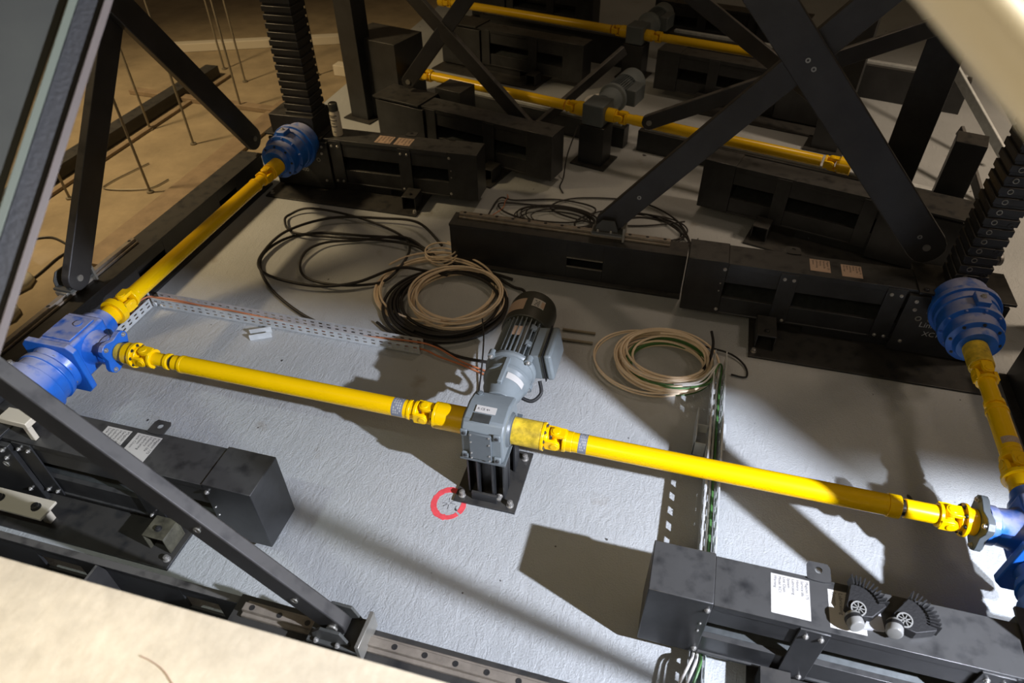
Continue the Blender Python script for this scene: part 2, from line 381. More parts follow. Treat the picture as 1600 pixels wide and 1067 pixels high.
    if column:
        # toothed chain column
        cx = (x0+col[0])*s; w = col[1]
        if slim: MB().box((1.49, 0.03, 0.4995), (1.60, 0.13, col_top)).build('chain_column', 'black_steel', R, 0.004); return R
        b = MB(); b.box((cx-w+0.011, 0.02, 0.4995), (cx+w-0.011, 0.22, col_top))
        k = 0; z = 0.52
        while z < col_top-0.08:
            b.box((cx-w, 0.01, z), (cx+w, 0.23, z+0.042)); z += 0.0625
        cc = b.build('chain_column', 'black_steel', R, 0.004)
        if pins:
            z = 0.541
            while z < 1.7:
                MB().ring((cx-0.035, 0.01, z), (0, -1, 0), 0.011, 0.015, 0.006, 16).build('chain_pin', 'bare_edge', cc)
                z += 0.0625
            for z in (0.63, 0.80, 0.97, 1.14, 1.31):
                MB().ring((cx+0.05, 0.01, z), (0, -1, 0), 0.011, 0.014, 0.004, 14).build('chain_pin', 'black_sheet', cc)
    return R

def sticker(R, x, y, z, w, h, m='paper', lines=6, words=None, rot=0.0, textsize=None):
    """flat label lying on a top face, long side along x"""
    b = MB(); b.box((-w/2, -h/2, 0), (w/2, h/2, 0.0008)); o = b.build('sticker', m, R, loc=(x, y, z)); o.rotation_euler = (0, 0, rot)
    words = words or ['Magazin 175', 'Service life', 'History', 'Lubricating', 'System', 'Link Chain', 'Model XC1', 'Warning']
    ts = textsize or w/(lines+1)*0.95
    for i in range(lines):
        # the lines read along y
        T = basis((w/2 - (i+0.9)*w/(lines+0.6), h/2-0.008, 0.0009), (0, -1, 0), (1, 0, 0))
        text(o, words[i % len(words)], ts, T, 'ink', ext=0.0002)
    return o

LABEL_PLACE = {
 'BR': 'black chain lift unit at the back right with blue gearbox on its end',
}
# front right
fr = lift_unit(1, slim=True); fr.location = (0.13, 1.46, 0)
tag(fr, 'black chain lift unit at lower right with white sticker and two castors on it', 'lift', 'chain lift units of the near machine')
sticker(fr, 0.535, 0.11, 0.486, 0.145, 0.17, lines=8)
sticker(fr, 0.74, 0.10, 0.486, 0.13, 0.16, lines=5)
# back right
brr = lift_unit(1, pins=True, plate_y=-0.30); brr.location = (0.11, 3.80, 0)
tag(brr, 'black chain lift unit right of the back beam, under the perforated column', 'lift', 'chain lift units of the near machine')
sticker(brr, 0.80, 0.115, 0.486, 0.12, 0.13, 'tan_label', lines=5)
sticker(brr, 0.985, 0.10, 0.486, 0.12, 0.13, 'tan_label', lines=6)
# front left
fl = lift_unit(-1, plate_y=-0.21); fl.location = (-1.62, 1.45, 0)
tag(fl, 'black chain lift unit at the lower left partly behind the diagonal bar', 'lift', 'chain lift units of the near machine')
sticker(fl, -0.66, 0.105, 0.486, 0.14, 0.17, lines=6)
sticker(fl, -0.83, 0.105, 0.486, 0.14, 0.17, lines=6)
# sensor block and tan bracket plate on the front left unit
b = MB(); b.box((-1.20, 0.02, 0.487), (-1.17, 0.045, 0.62)); b.box((-1.27, -0.01, 0.62), (-1.11, 0.065, 0.655))
b.build('sensor_head', 'can_body', fl, 0.004)
b = MB(); b.box((-1.55, -0.20, 0.150), (-1.13, -0.09, 0.166)); b.box((-1.5, -0.14, 0.014), (-1.46, -0.10, 0.150)); b.box((-1.24, -0.14, 0.014), (-1.20, -0.10, 0.150))
mp = b.build('mounting_bracket', 'can_body', fl, 0.003)
for x in (-1.42, -1.20): bolt(mp, (x, -0.145, 0.166), (0, 0, 1), 0.018, 0.018, 'bolt_dark')
# back left
bl = lift_unit(-1, plate_y=-0.25, col=(0.20, 0.125))
MB().box((-1.80, -0.02, 0.4995), (-1.40, 0.27, 0.66)).build('column_socket', 'black_steel', bl, 0.004); bl.location = (-1.63, 4.82, 0)
tag(bl, 'black chain lift unit at the back left with a spray can standing on it', 'lift', 'chain lift units of the near machine')
sticker(bl, -0.66, 0.10, 0.486, 0.14, 0.13, 'tan_label', lines=4)
sticker(bl, -0.83, 0.10, 0.486, 0.14, 0.13, 'tan_label', lines=4)

# ------------------------------------------------------------------ frame beams with linear rails
def beam(name, axis, a0, a1, c, w, h, label, rails, slots=(), rail_off=0.0, rail_z=None, rail_m='rail_steel', holes=0.22):
    """axis 'x' or 'y': box channel from a0 to a1, centre c across"""
    R = root(name, (0, 0, 0)); tag(R, label, 'beam')
    T = (lambda u, v, z: (u, v, z)) if axis == 'x' else (lambda u, v, z: (v, u, z))
    def bx(b, u0, u1, v0, v1, z0, z1):
        p, q = T(u0, v0, z0), T(u1, v1, z1); b.box(tuple(map(min, p, q)), tuple(map(max, p, q))); return b
    b = MB(); bx(b, a0, a1, c-w/2, c+w/2, h-0.02, h)
    # webs with long slots cut out: built from strips
    for v in (c-w/2+0.012, c+w/2-0.024):
        cuts = sorted(slots); u = a0
        for (s0, s1) in cuts: bx(b, u, s0, v, v+0.012, 0.02, h-0.0205); bx(b, s0, s1, v, v+0.012, 0.02, 0.12); bx(b, s0, s1, v, v+0.012, 0.20, h-0.0205); u = s1
        bx(b, u, a1, v, v+0.012, 0.02, h-0.0205)
    b.build('web', 'black_steel', R, 0.0015)
    b = MB(); bx(b, a0, a1, c-w/2-0.03, c+w/2+0.03, 0.0, 0.0195); b.build('bottom_flange', 'black_steel', R, 0.002)
    for (s0, s1) in slots:
        b = MB()
        for z in (0.12, 0.195): bx(b, s0, s1, c-w/2-0.001, c-w/2+0.011, z, z+0.005)
        b.build('slot_rim', 'bare_edge', R)
    for (u0, u1) in rails:
        b = MB(); v = c+rail_off
        bx(b, u0, u1, v-0.034, v+0.034, h+0.0005, h+0.016); bx(b, u0, u1, v-0.018, v+0.018, h+0.016, h+0.036)
        r = b.build('linear_rail', rail_m, R, 0.003)
        n = max(1, int((u1-u0)/holes))
        for i in range(n+1):
            p = T(u0+0.04+(u1-u0-0.08)*i/n, v, h+0.0355)
            MB().ring(p, (0, 0, 1), 0.006, 0.012, 0.0015, 14).lathe(p, (0, 0, 1), [(0, 0.006), (0.0006, 0.006)], 10).build('rail_screw', 'bolt_dark', r)
    return R
FB = beam('frame_beam', 'x', -1.50, 2.2, 1.02, 0.17, 0.31, 'long black steel frame beam along the bottom edge, below the diagonal bar', [(-1.45, 2.0)], rail_off=0.025, holes=0.125)
b = MB(); u = -3.60
for (s0, s1) in ((-2.62, -2.38), (-1.84, -1.66)):
    b.box((u, 1.093, 0.02), (s0, 1.105, 0.265)); b.box((s0, 1.093, 0.02), (s1, 1.105, 0.05)); b.box((s0, 1.093, 0.16), (s1, 1.105, 0.265)); u = s1
b.box((u, 1.093, 0.02), (-1.501, 1.105, 0.265)); b.build('slotted_web', 'black_steel', FB, 0.001)
MB().box((-3.60, 1.075, 0.2655), (-1.501, 1.107, 0.275)).build('top_flange', 'arm_steel', FB, 0.001)
MB().box((-3.60, 0.93, 0.0), (-1.501, 1.107, 0.0195)).build('bottom_flange', 'black_steel', FB)
MB().box((-2.235, 0.94, 0.02), (-2.223, 1.0925, 0.262)).build('stiffener', 'arm_steel', FB)
beam('frame_beam', 'x', -1.60, 0.105, 4.11, 0.17, 0.345, 'black steel frame beam behind the cable coils with a slot', [(-1.55, -0.02)], slots=((-0.72, -0.46),), rail_off=0.035, holes=0.125)
beam('frame_beam', 'y', 1.165, 4.78, -3.68, 0.2, 0.30, 'long black steel frame beam along the left side beside the yellow shaft', [(1.3, 3.3)], slots=((1.9, 2.25), (3.1, 3.4), (4.1, 4.35)), rail_off=-0.05, holes=0.36)
beam('frame_beam', 'y', 1.165, 3.72, 2.2, 0.2, 0.30, 'black steel frame beam at the right edge beside the yellow shaft', [(1.3, 3.3)])

# ------------------------------------------------------------------ scissor arms and carriages
def arm(p0, p1, wide, thick, nrm, label, hole=None, name='scissor_arm', m='arm_steel'):
    """rectangular bar in the plane with normal nrm"""
    p0 = Vector(p0); p1 = Vector(p1); d = p1-p0; L = d.length; u = d.normalized(); n = Vector(nrm); v = n.cross(u).normalized()
    M = Matrix((u, v, n)).transposed().to_4x4(); M.translation = p0
    R = root(name, p0)
    M.translation = Vector((0, 0, 0))
    pl = []
    for i in range(9):
        a = math.pi/2 + math.pi*i/8; pl.append((math.cos(a)*wide/2, math.sin(a)*wide/2))
    pl += [(L, -wide/2), (L, wide/2)]
    b = MB(); M2 = M.copy(); M2.translation = n*(-thick/2); b.prism(pl, M2, thick); b.build('bar', m, R, 0.006)
    b = MB(); b.cyl(n*(-thick/2-0.008), n*(thick/2+0.008), min(0.022, wide*0.22), 18); b.build('pivot_pin', 'bare_edge', R)
    for f in (hole or ()):
        for sgn in (-1, 1):
            c = u*(L*f) + n*(sgn*thick/2); MB().ring(c, n*sgn, 0.007, 0.014, 0.004, 14).build('bolt_head', 'bare_edge', R)
    tag(R, label, 'scissor arm'); return R
def carriage(p, axis, label, h):
    """clevis block riding on a rail; axis 'x'/'y'"""
    R = root('rail_carriage', p, 0 if axis == 'x' else math.pi/2); tag(R, label, 'carriage')
    MB().box((-0.11, -0.045, 0.022), (0.11, 0.045, 0.055)).build('slider', 'bare_edge', R, 0.003)
    MB().box((-0.10, -0.075, 0.055), (0.11, 0.06, 0.072)).build('clevis_base', 'clevis_paint', R, 0.002)
    for y in (-0.060, 0.048):
        poly = [(-0.08, 0), (0.08, 0), (0.05, 0.085), (-0.035, 0.085), (-0.075, 0.04)]
        ck = MB().prism(poly, basis((0, y+0.012, 0.0725), (1, 0, 0), (0, 0, 1)), 0.012).build('clevis_cheek', 'clevis_paint', R, 0.002)
    MB().box((0.111, -0.075, 0.01), (0.128, 0.075, 0.12)).build('end_stop', 'bare_edge', R, 0.002)
    for x in (-0.06, 0.03): bolt(R, (x, -0.068, 0.072), (0, 0, 1), 0.008, 0.012, 'bolt')
    return R
carriage((-1.02, 1.045, 0.31), 'x', 'bolted clevis carriage on the bottom rail holding the near diagonal bar', .27)
arm((-1.02, 1.045, 0.435), (-3.10, 1.045, 2.93), 0.11, 0.055, (0, 1, 0), 'black diagonal scissor bar crossing the lower left of the photo', (0.06, 0.2))
carriage((-0.46, 4.145, 0.345), 'x', 'clevis carriage on the back beam holding a rising black bar', .345)
arm((-0.46, 4.145, 0.46), (1.45, 4.145, 2.75), 0.17, 0.05, (0, 1, 0), 'wide black scissor bar rising to the right from the back beam carriage', (0.1,))
arm((1.50, 4.09, 0.62), (-0.55, 4.075, 2.85), 0.22, 0.045, (0, 1, 0), 'widest black scissor bar rising to the left from the back right lift unit', (0.03, 0.45, 0.47))
carriage((-3.73, 2.72, 0.30), 'y', 'clevis carriage on the left rail at the foot of the steep bar', .30)
arm((-3.68, 2.72, 0.41), (-3.68, 4.25, 2.24), 0.17, 0.06, (1, 0, 0), 'steep black scissor bar standing on the left rail carriage')
arm((-3.62, 4.76, 0.44), (-3.62, 3.15, 2.70), 0.19, 0.05, (1, 0, 0), 'black scissor bar running down to the back left blue gearbox')

# ------------------------------------------------------------------ gearboxes
def planetary(R, y0, sy, r=0.165, mt='blue_paint'):
    """stepped round gearbox along y; sy=-1 points to the viewer"""
    b = MB(); b.lathe((0, y0, 0), (0, sy, 0), [(0, r), (0.05, r), (0.055, r*0.93), (0.12, r*0.93), (0.125, r*1.0), (0.165, r*1.0), (0.17, r*0.82), (0.23, r*0.80), (0.235, r*0.86), (0.26, r*0.86), (0.265, r*0.66), (0.31, r*0.60)], 40)
    o = b.build('gear_drum', mt, R, 0.002, 25)
    for i in range(10):
        a = 2*math.pi*i/10+0.2
        bolt(o, (math.cos(a)*r*0.91, y0+sy*0.165, math.sin(a)*r*0.91), (0, sy, 0), 0.009, 0.01, 'blue_paint')
    for i in range(8):
        a = 2*math.pi*i/8
        bolt(o, (math.cos(a)*r*0.74, y0+sy*0.26, math.sin(a)*r*0.74), (0, sy, 0), 0.008, 0.008, 'bolt_dark')
    return o
def drum_gear(x, y, label):
    R = root('planetary_gearbox', (x, y, 0)); tag(R, label, 'gearbox')
    H = root('t', (0, 0, 0)); bpy.data.objects.remove(H)
    o = planetary(R, 0, -1); o.location = (0, 0, 0.47)
    c = MB().lathe((0, 0.03, 0.47), (0, -1, 0), [(-0.12, 0.15), (0.0, 0.15), (0, 0.185), (0.035, 0.185)], 36).build('mounting_flange', 'blue_paint', R, 0.003)
    l = MB().box((-0.035, -0.15, 0.625), (0.035, -0.05, 0.665)).build('breather_block', 'blue_paint', R, 0.006)
    bolt(l, (0.0, -0.1, 0.665), (0, 0, 1), 0.012, 0.012, 'bolt')
    return R
drum_gear(1.69, 3.65, 'round blue stepped gearbox at the right on the back right lift unit')
drum_gear(-3.15, 4.64, 'round blue stepped gearbox at the back left end of the left yellow shaft')

def bevel_gear(s, x, y, label):
    R = root('bevel_gearbox', (x, y, 0)); tag(R, label, 'gearbox'); Z = 0.47
    h = MB().box((-0.115, -0.135, 0.345), (0.115, 0.125, 0.585)).build('gear_housing', 'blue_paint', R, 0.018)
    MB().prism([(-0.09, -0.10), (0.09, -0.10), (0.09, 0.085), (-0.09, 0.085)], basis((0, 0, 0.5855), (1, 0, 0), (0, 1, 0)), 0.012).build('top_cover', 'blue_paint', h, 0.004)
    MB().lathe((0.035, 0.03, 0.598), (0, 0, 1), [(0, 0.022), (0.006, 0.022)], 20).build('oil_plug', 'blue_paint', h)
    # square mounting flange and planetary stage toward the lift unit
    MB().prism([(-0.165, -0.13), (-0.13, -0.165), (0.13, -0.165), (0.165, -0.13), (0.165, 0.13), (0.13, 0.165), (-0.13, 0.165), (-0.165, 0.13)], basis((0, -0.136, Z-0.02), (1, 0, 0), (0, 0, 1)), 0.035).build('square_flange', 'blue_paint', R, 0.006)
    b = MB(); b.lathe((0, -0.173, Z-0.02), (0, -1, 0), [(0, 0.142), (0.02, 0.135), (0.035, 0.13), (0.05, 0.15), (0.08, 0.155), (0.085, 0.145), (0.14, 0.15), (0.145, 0.165), (0.215, 0.17)], 36)
    d = b.build('gear_drum', 'blue_paint', R, 0.002, 25)
    for i in range(8):
        a = 2*math.pi*i/8+0.3
        bolt(d, (math.cos(a)*0.125, -0.2, Z-0.02+math.sin(a)*0.125), (0, 1, 0), 0.009, 0.018, 'bolt')
    bolt(d, (-0.06, -0.34, Z+0.135), (0, 0, 1), 0.018, 0.02, 'bolt')
    # output toward the motor
    b = MB(); b.lathe((0.115*s, 0, Z), (s, 0, 0), [(0, 0.10), (0.02, 0.085), (0.08, 0.078), (0.085, 0.085), (0.12, 0.085)], 28)
    o = b.build('output_neck', 'blue_paint', R, 0.002)
    poly = []
    for k in range(4):
        a = math.pi/4 + k*math.pi/2
        for da in (-0.32, -0.12, 0.12, 0.32): poly.append((math.cos(a+da)*(0.118 if abs(da) < 0.2 else 0.108), math.sin(a+da)*(0.118 if abs(da) < 0.2 else 0.108)))
        poly.append((math.cos(a+math.pi/4)*0.082, math.sin(a+math.pi/4)*0.082))
    f = MB().prism(poly, basis((0.236*s, 0, Z), (0, s, 0), (0, 0, 1)), 0.03).build('bolted_flange', 'blue_paint' if s > 0 else 'grey_dark_paint', R, 0.003)
    for k in range(4):
        a = math.pi/4 + k*math.pi/2
        bolt(f, (0.267*s, math.cos(a)*0.098, Z+math.sin(a)*0.098), (s, 0, 0), 0.010, 0.01, 'bolt')
    # output toward the back
    MB().lathe((0, 0.125, Z), (0, 1, 0), [(0, 0.105), (0.03, 0.10), (0.05, 0.085), (0.09, 0.08)], 28).build('rear_neck', 'blue_paint', R, 0.002)
    return R
bevel_gear(1, -3.12, 2.13, 'blue right-angle gearbox at the left end of the long yellow shaft')
bevel_gear(-1, 1.70, 2.13, 'blue right-angle gearbox cut off by the right photo edge')

# ------------------------------------------------------------------ cardan shafts
def cardan(name, label, o, d, parts, up=(0, 0, 1)):
    """parts: (kind, t0, t1, r, mat) measured along d from o"""
    o = Vector(o); d = Vector(d).normalized(); F = frame(d, up); R = root(name, (o.x, o.y, 0)); tag(R, label, 'drive shaft')
    z = Vector((0, 0, o.z)); P = lambda t: z + d*t
    for p in parts:
        k, t0, t1, r, m = p[:5]
        if k == 'joint':
            tc = (t0+t1)/2; half = (t1-t0)/2
            J = MB()
            U = F.col[0]; V = F.col[1]
            J.cyl(P(tc)-U*r*1.02, P(tc)+U*r*1.02, r*0.36, 16); J.cyl(P(tc)-V*r*1.02, P(tc)+V*r*1.02, r*0.36, 16)
            j = J.build('cross_joint', m, R, 0.001)
            for (sg, w) in ((-1, U), (1, V)):
                yk = MB(); base = P(tc + sg*half)
                yk.lathe(base, -d*sg, [(0, r*0.95), (half*0.30, r*0.95), (half*0.38, r*0.6)], 24)
                q = w.cross(d).normalized()
                for e in (-1, 1):
                    M = Matrix((q, -d*sg, w*e)).transposed().to_4x4(); M.translation = base + w*e*r*0.62
                    if M.to_3x3().determinant() < 0:
                        M = Matrix((-q, -d*sg, w*e)).transposed().to_4x4(); M.translation = base + w*e*r*0.62
                    hh = half; pl = [(-r*0.5, half*0.1), (r*0.5, half*0.1)]
                    for i in range(9):
                        a = math.pi*i/8; pl.append((math.cos(a)*r*0.5, hh + math.sin(a)*r*0.5))
                    yk.prism(pl, M, r*0.34)
                    yk.cyl(P(tc)+w*e*r*0.96, P(tc)+w*e*r*1.03, r*0.33, 16)
                yk.build('yoke', m, R, 0.002)
        elif k == 'flange':
            f = MB().lathe(P(t0), d, [(0, r), (t1-t0, r)], 32).build('flange', m, R, 0.002)
            sg = p[5] if len(p) > 5 else 1
            for i in range(8):
                a = 2*math.pi*i/8+0.39
                bolt(f, P(t1 if sg > 0 else t0)+F @ Vector((math.cos(a)*r*0.82, math.sin(a)*r*0.82, 0)), d*sg, r*0.10, 0.006, 'bolt_dark')
        elif k == 'label':
            # printed sleeve wrapped round the upper side
            n = 12; b = MB(); A = []
            for i in range(n+1):
                a = math.radians(p[5] + (p[6]-p[5])*i/n); rr = r
                q = F @ Vector((math.cos(a)*rr, math.sin(a)*rr, 0)); A.append((P(t0)+q, P(t1)+q, P(t0)+q*0.985, P(t1)+q*0.985))
            V = [[b.bm.verts.new(x) for x in row] for row in A]
            for i in range(n):
                b.bm.faces.new((V[i][0], V[i][1], V[i+1][1], V[i+1][0])); b.bm.faces.new((V[i][2], V[i+1][2], V[i+1][3], V[i][3]))
            lb = b.build('sticker', m, R)
            b = MB()
            for kk in range(4):
                ta = t0+(t1-t0)*(0.18+0.19*kk); nn = 9
                for i in range(nn):
                    if (i*7+kk*3) % 5 == 0: continue
                    a0 = math.radians(p[5]+(p[6]-p[5])*(0.12+0.76*i/nn)); a1 = math.radians(p[5]+(p[6]-p[5])*(0.12+0.76*(i+0.7)/nn))
                    q0 = F @ Vector((math.cos(a0)*(r+0.0006), math.sin(a0)*(r+0.0006), 0)); q1 = F @ Vector((math.cos(a1)*(r+0.0006), math.sin(a1)*(r+0.0006), 0))
                    b.bm.faces.new([b.bm.verts.new(x) for x in (P(ta)+q0, P(ta+(t1-t0)*0.09)+q0, P(ta+(t1-t0)*0.09)+q1, P(ta)+q1)])
            b.build('printed_text', 'white_print', lb)
        else:
            MB().lathe(P(t0), d, [(0, r), (t1-t0, r)] if not (len(p) > 5 and isinstance(p[5], float)) else [(0, r), (t1-t0, p[5])], 32).build(k, m, R, 0.002)
    return R
Yp = 'yellow_paint'
ys = 2.13; ZS = 0.47
# long left shaft: x from -2.85 to -0.84
o = Vector((-2.85, ys, ZS)); X = lambda v: v+2.85
cardan('cardan_shaft', 'long yellow shaft from the left blue gearbox to the grey motor', o, (1, 0, 0), [
 ('hub', 0.0, 0.05, 0.052, 'yellow_worn'), ('hub', 0.05, 0.10, 0.062, Yp), ('flange', 0.10, 0.118, 0.070, Yp),
 ('joint', 0.118, 0.225, 0.056, Yp), ('neck', 0.22, X(-2.545), 0.037, Yp), ('collar', X(-2.545), X(-2.525), 0.045, Yp), ('seal', X(-2.525), X(-2.50), 0.033, 'bolt_dark'),
 ('sleeve', X(-2.50), X(-2.455), 0.042, Yp), ('collar', X(-2.455), X(-2.437), 0.049, Yp), ('tube', X(-2.437), X(-1.14), 0.048, Yp), ('collar', X(-1.14), X(-1.125), 0.051, Yp),
 ('label', X(-1.22), X(-1.16), 0.0485, 'grey_label', 10.0, 200.0), ('neck', X(-1.125), X(-1.105), 0.046, Yp), ('joint', X(-1.105), X(-1.00), 0.056, Yp), ('flange', X(-1.00), X(-0.985), 0.068, Yp, -1),
 ('coupling_sleeve', X(-0.985), X(-0.835), 0.068, Yp)])
o = Vector((-0.60, ys, ZS)); X = lambda v: v+0.60
cardan('cardan_shaft', 'long yellow shaft from the grey motor toward the right photo edge', o, (1, 0, 0), [
 ('coupling_sleeve', 0.0, X(-0.455), 0.068, 'yellow_worn'), ('flange', X(-0.455), X(-0.44), 0.070, Yp, 1), ('joint', X(-0.44), X(-0.335), 0.056, Yp),
 ('neck', X(-0.34), X(-0.305), 0.050, Yp), ('tube', X(-0.305), X(1.085), 0.048, Yp), ('label', X(-0.275), X(-0.235), 0.0485, 'grey_label', 10.0, 200.0),
 ('collar', X(1.085), X(1.135), 0.052, Yp), ('spline', X(1.135), X(1.155), 0.037, 'chrome'), ('neck', X(1.155), X(1.29), 0.042, Yp), ('joint', X(1.285), X(1.38), 0.056, Yp),
 ('flange', X(1.38), X(1.395), 0.072, Yp, -1), ('hub', X(1.395), X(1.432), 0.058, Yp)])
# left side shaft
o = Vector((-3.12, 2.35, ZS)); Y = lambda v: v-2.35
cardan('cardan_shaft', 'yellow shaft running back along the left frame beam', o, (0, 1, 0), [
 ('hub', 0, 0.06, 0.058, Yp), ('flange', 0.06, 0.10, 0.080, Yp, 1), ('joint', 0.10, 0.225, 0.062, Yp), ('collar', Y(2.57), Y(2.60), 0.050, Yp),
 ('tube', Y(2.60), Y(3.98), 0.048, Yp), ('collar', Y(3.98), Y(4.0), 0.052, Yp), ('neck', Y(4.0), Y(4.09), 0.040, Yp), ('joint', Y(4.08), Y(4.20), 0.056, Yp),
 ('hub', Y(4.20), Y(4.325), 0.062, Yp)])
o = Vector((1.68, 2.35, ZS))
cardan('cardan_shaft', 'yellow shaft running back along the right frame beam to the round blue gearbox', o, (0, 1, 0), [
 ('hub', 0, 0.07, 0.058, Yp), ('flange', 0.07, 0.09, 0.075, Yp, 1), ('joint', 0.09, 0.20, 0.062, Yp), ('neck', 0.20, 0.235, 0.046, Yp),
 ('tube', 0.235, Y(2.84), 0.048, Yp), ('label', Y(2.61), Y(2.65), 0.0485, 'tan_label', 30.0, 150.0), ('collar', Y(2.84), Y(2.86), 0.052, Yp), ('seal', Y(2.86), Y(2.89), 0.038, Yp), ('collar', Y(2.89), Y(2.915), 0.048, Yp),
 ('neck', Y(2.915), Y(3.07), 0.040, Yp), ('joint', Y(3.06), Y(3.18), 0.056, Yp), ('hub', Y(3.18), Y(3.335), 0.062, 'yellow_worn')])

# ------------------------------------------------------------------ gearmotor on its stand
def stand():
    R = root('motor_stand', (-0.72, 2.13, 0)); tag(R, 'black steel stand bolted to the floor under the grey motor', 'stand')
    bp = MB().box((-0.165, -0.155, 0), (0.165, 0.25, 0.014)).build('base_plate', 'black_steel', R, 0.002)
    for x in (-0.13, 0.13):
        for y in (-0.115, 0.20): bolt(bp, (x, y, 0.014), (0, 0, 1), 0.015, 0.03, name='anchor_bolt')
    def H(y0, y1, x0, x1, nm):
        b = MB(); b.box((x0, y0, 0.014), (x0+0.012, y1, 0.344)); b.box((x1-0.012, y0, 0.014), (x1, y1, 0.344)); b.box((x0+0.012, (y0+y1)/2-0.005, 0.014), (x1-0.012, (y0+y1)/2+0.005, 0.344))
        return b.build(nm, 'black_steel', R, 0.002)
    H(-0.11, 0.0, -0.045, 0.045, 'upright'); 
    b = MB(); b.box((-0.10, -0.09, 0.014), (-0.09, 0.0, 0.344)); b.box((-0.10, -0.02, 0.014), (-0.045, -0.01, 0.344)); b.build('upright', 'black_steel', R, 0.002)
    b = MB(); b.box((0.085, -0.09, 0.014), (0.095, 0.02, 0.344)); b.box((0.045, -0.02, 0.014), (0.095, -0.01, 0.344)); b.build('upright', 'black_steel', R, 0.002)
    H(0.10, 0.19, 0.02, 0.10, 'upright'); H(0.10, 0.19, -0.10, -0.02, 'upright')
    MB().box((-0.075, -0.125, 0.014), (0.06, -0.112, 0.075)).build('toe_plate', 'black_steel', R, 0.002)
    MB().box((-0.115, -0.135, 0.344), (0.115, 0.21, 0.360)).build('top_plate', 'grey_dark_paint', R, 0.002)
    bolt(R, (0.07, -0.095, 0.05), (0, -1, 0), 0.013, 0.025, name='bolt')
stand()
def gearmotor():
    R = root('gear_motor', (-0.72, 2.13, 0)); tag(R, 'grey finned gear motor with dark fan cover in the middle of the floor', 'motor')
    g = MB()
    g.prism([(-0.13, 0.3605), (0.145, 0.3605), (0.145, 0.47), (0.12, 0.575), (0.02, 0.605), (-0.09, 0.59), (-0.13, 0.545)], Matrix(((0, 0, 1, -0.105), (1, 0, 0, 0), (0, 1, 0, 0), (0, 0, 0, 1))), 0.21)
    G = g.build('gear_case', 'grey_paint', R, 0.012)
    MB().box((-0.058, -0.146, 0.378), (0.052, -0.1305, 0.560)).build('front_cover', 'grey_dark_paint', G, 0.004)
    for x in (-0.083, 0.078):
        for z in (0.39, 0.55):
            MB().box((x-0.017, -0.143, z-0.02), (x+0.017, -0.1305, z+0.02)).build('mounting_lug', 'grey_paint', G, 0.004)
            bolt(G, (x, -0.143, z), (0, -1, 0), 0.007, 0.003, 'bolt_dark', 'screw')
    for x in (-0.048, 0.042):
        for z in (0.385, 0.42, 0.50, 0.55): bolt(G, (x, -0.146, z), (0, -1, 0), 0.004, 0.002, 'bolt', 'screw')
    for sg in (-1, 1):
        MB().lathe((0.105*sg, 0, 0.47), (sg, 0, 0), [(0, 0.088), (0.012, 0.08), (0.014, 0.073), (0.018, 0.073)], 30).build('output_bearing', 'grey_dark_paint', G)
    # label plates on the sloping top
    T = basis((-0.055, -0.078, 0.5965), (1, 0, 0.0), (0, 1, 0.13))
    lb = MB().prism([(0, 0.035), (0.10, 0.035), (0.10, 0.075), (0, 0.075)], T, 0.0015).build('sticker', 'paper', G)
    text(lb, 'R CE 4+', 0.018, T @ Matrix.Translation((0.008, 0.05, 0.0016)))
    MB().prism([(0, -0.02), (0.085, -0.02), (0.085, 0.028), (0, 0.028)], T, 0.0015).build('rating_plate', 'galv_dark', G)
    bolt(G, (-0.07, 0.09, 0.585), (0, 0, 1), 0.014, 0.01, 'grey_dark_paint', 'oil_plug')
    # helical stage and motor body, axis +y at z 0.475
    A = (0, 0.145, 0.475)
    MB().lathe(A, (0, 1, 0), [(0, 0.082), (0.04, 0.084), (0.09, 0.104), (0.135, 0.108), (0.15, 0.122), (0.17, 0.126), (0.176, 0.112), (0.20, 0.112), (0.235, 0.126)], 36).build('gear_stage', 'grey_paint', R, 0.003, 30)
    MB().box((-0.012, 0.18, 0.58), (0.012, 0.36, 0.605)).build('stage_rib', 'grey_paint', R, 0.004)
    tp = MB(); rows = []
    for i in range(13):
        a = math.radians(20+5*i); rows.append([tp.bm.verts.new((math.cos(a)*q, y, 0.475+math.sin(a)*q)) for y, q in ((0.235, 0.1065), (0.275, 0.1095), (0.235, 0.1015), (0.275, 0.1045))])
    for p, q in zip(rows, rows[1:]): tp.bm.faces.new((p[0], p[1], q[1], q[0])); tp.bm.faces.new((p[2], q[2], q[3], p[3]))
    tp.build('sticker', 'paper', R)
    fl_ = MB().lathe((0, 0.375, 0.475), (0, 1, 0), [(0, 0.128), (0.012, 0.137), (0.03, 0.137), (0.034, 0.12)], 36).build('motor_flange', 'grey_paint', R, 0.003)
    for k in range(4):
        a = math.pi/4+k*math.pi/2; c = (math.cos(a)*0.14, 0.37, 0.475+math.sin(a)*0.14)
        MB().cyl((c[0], 0.372, c[2]), (c[0], 0.412, c[2]), 0.02, 14).build('flange_ear', 'grey_paint', fl_)
        bolt(fl_, (c[0], 0.372, c[2]), (0, -1, 0), 0.009, 0.01, 'bolt')
    body = MB().lathe((0, 0.409, 0.475), (0, 1, 0), [(0, 0.094), (0.33, 0.094)], 36).build('motor_body', 'grey_paint', R)
    f = MB(); nf = 30
    for i in range(nf):
        a = 2*math.pi*i/nf
        if -0.55 < math.atan2(math.sin(a), math.cos(a)) < 0.75: continue
        M = Matrix.Translation((0, 0, 0.475)) @ Matrix.Rotation(-a, 4, 'Y')
        f.box((0.092, 0.415, -0.0028), (0.128, 0.72, 0.0028), M)
    f.build('cooling_fins', 'grey_paint', body)
    # smooth side panel with cast lugs under the terminal box
    f = MB()
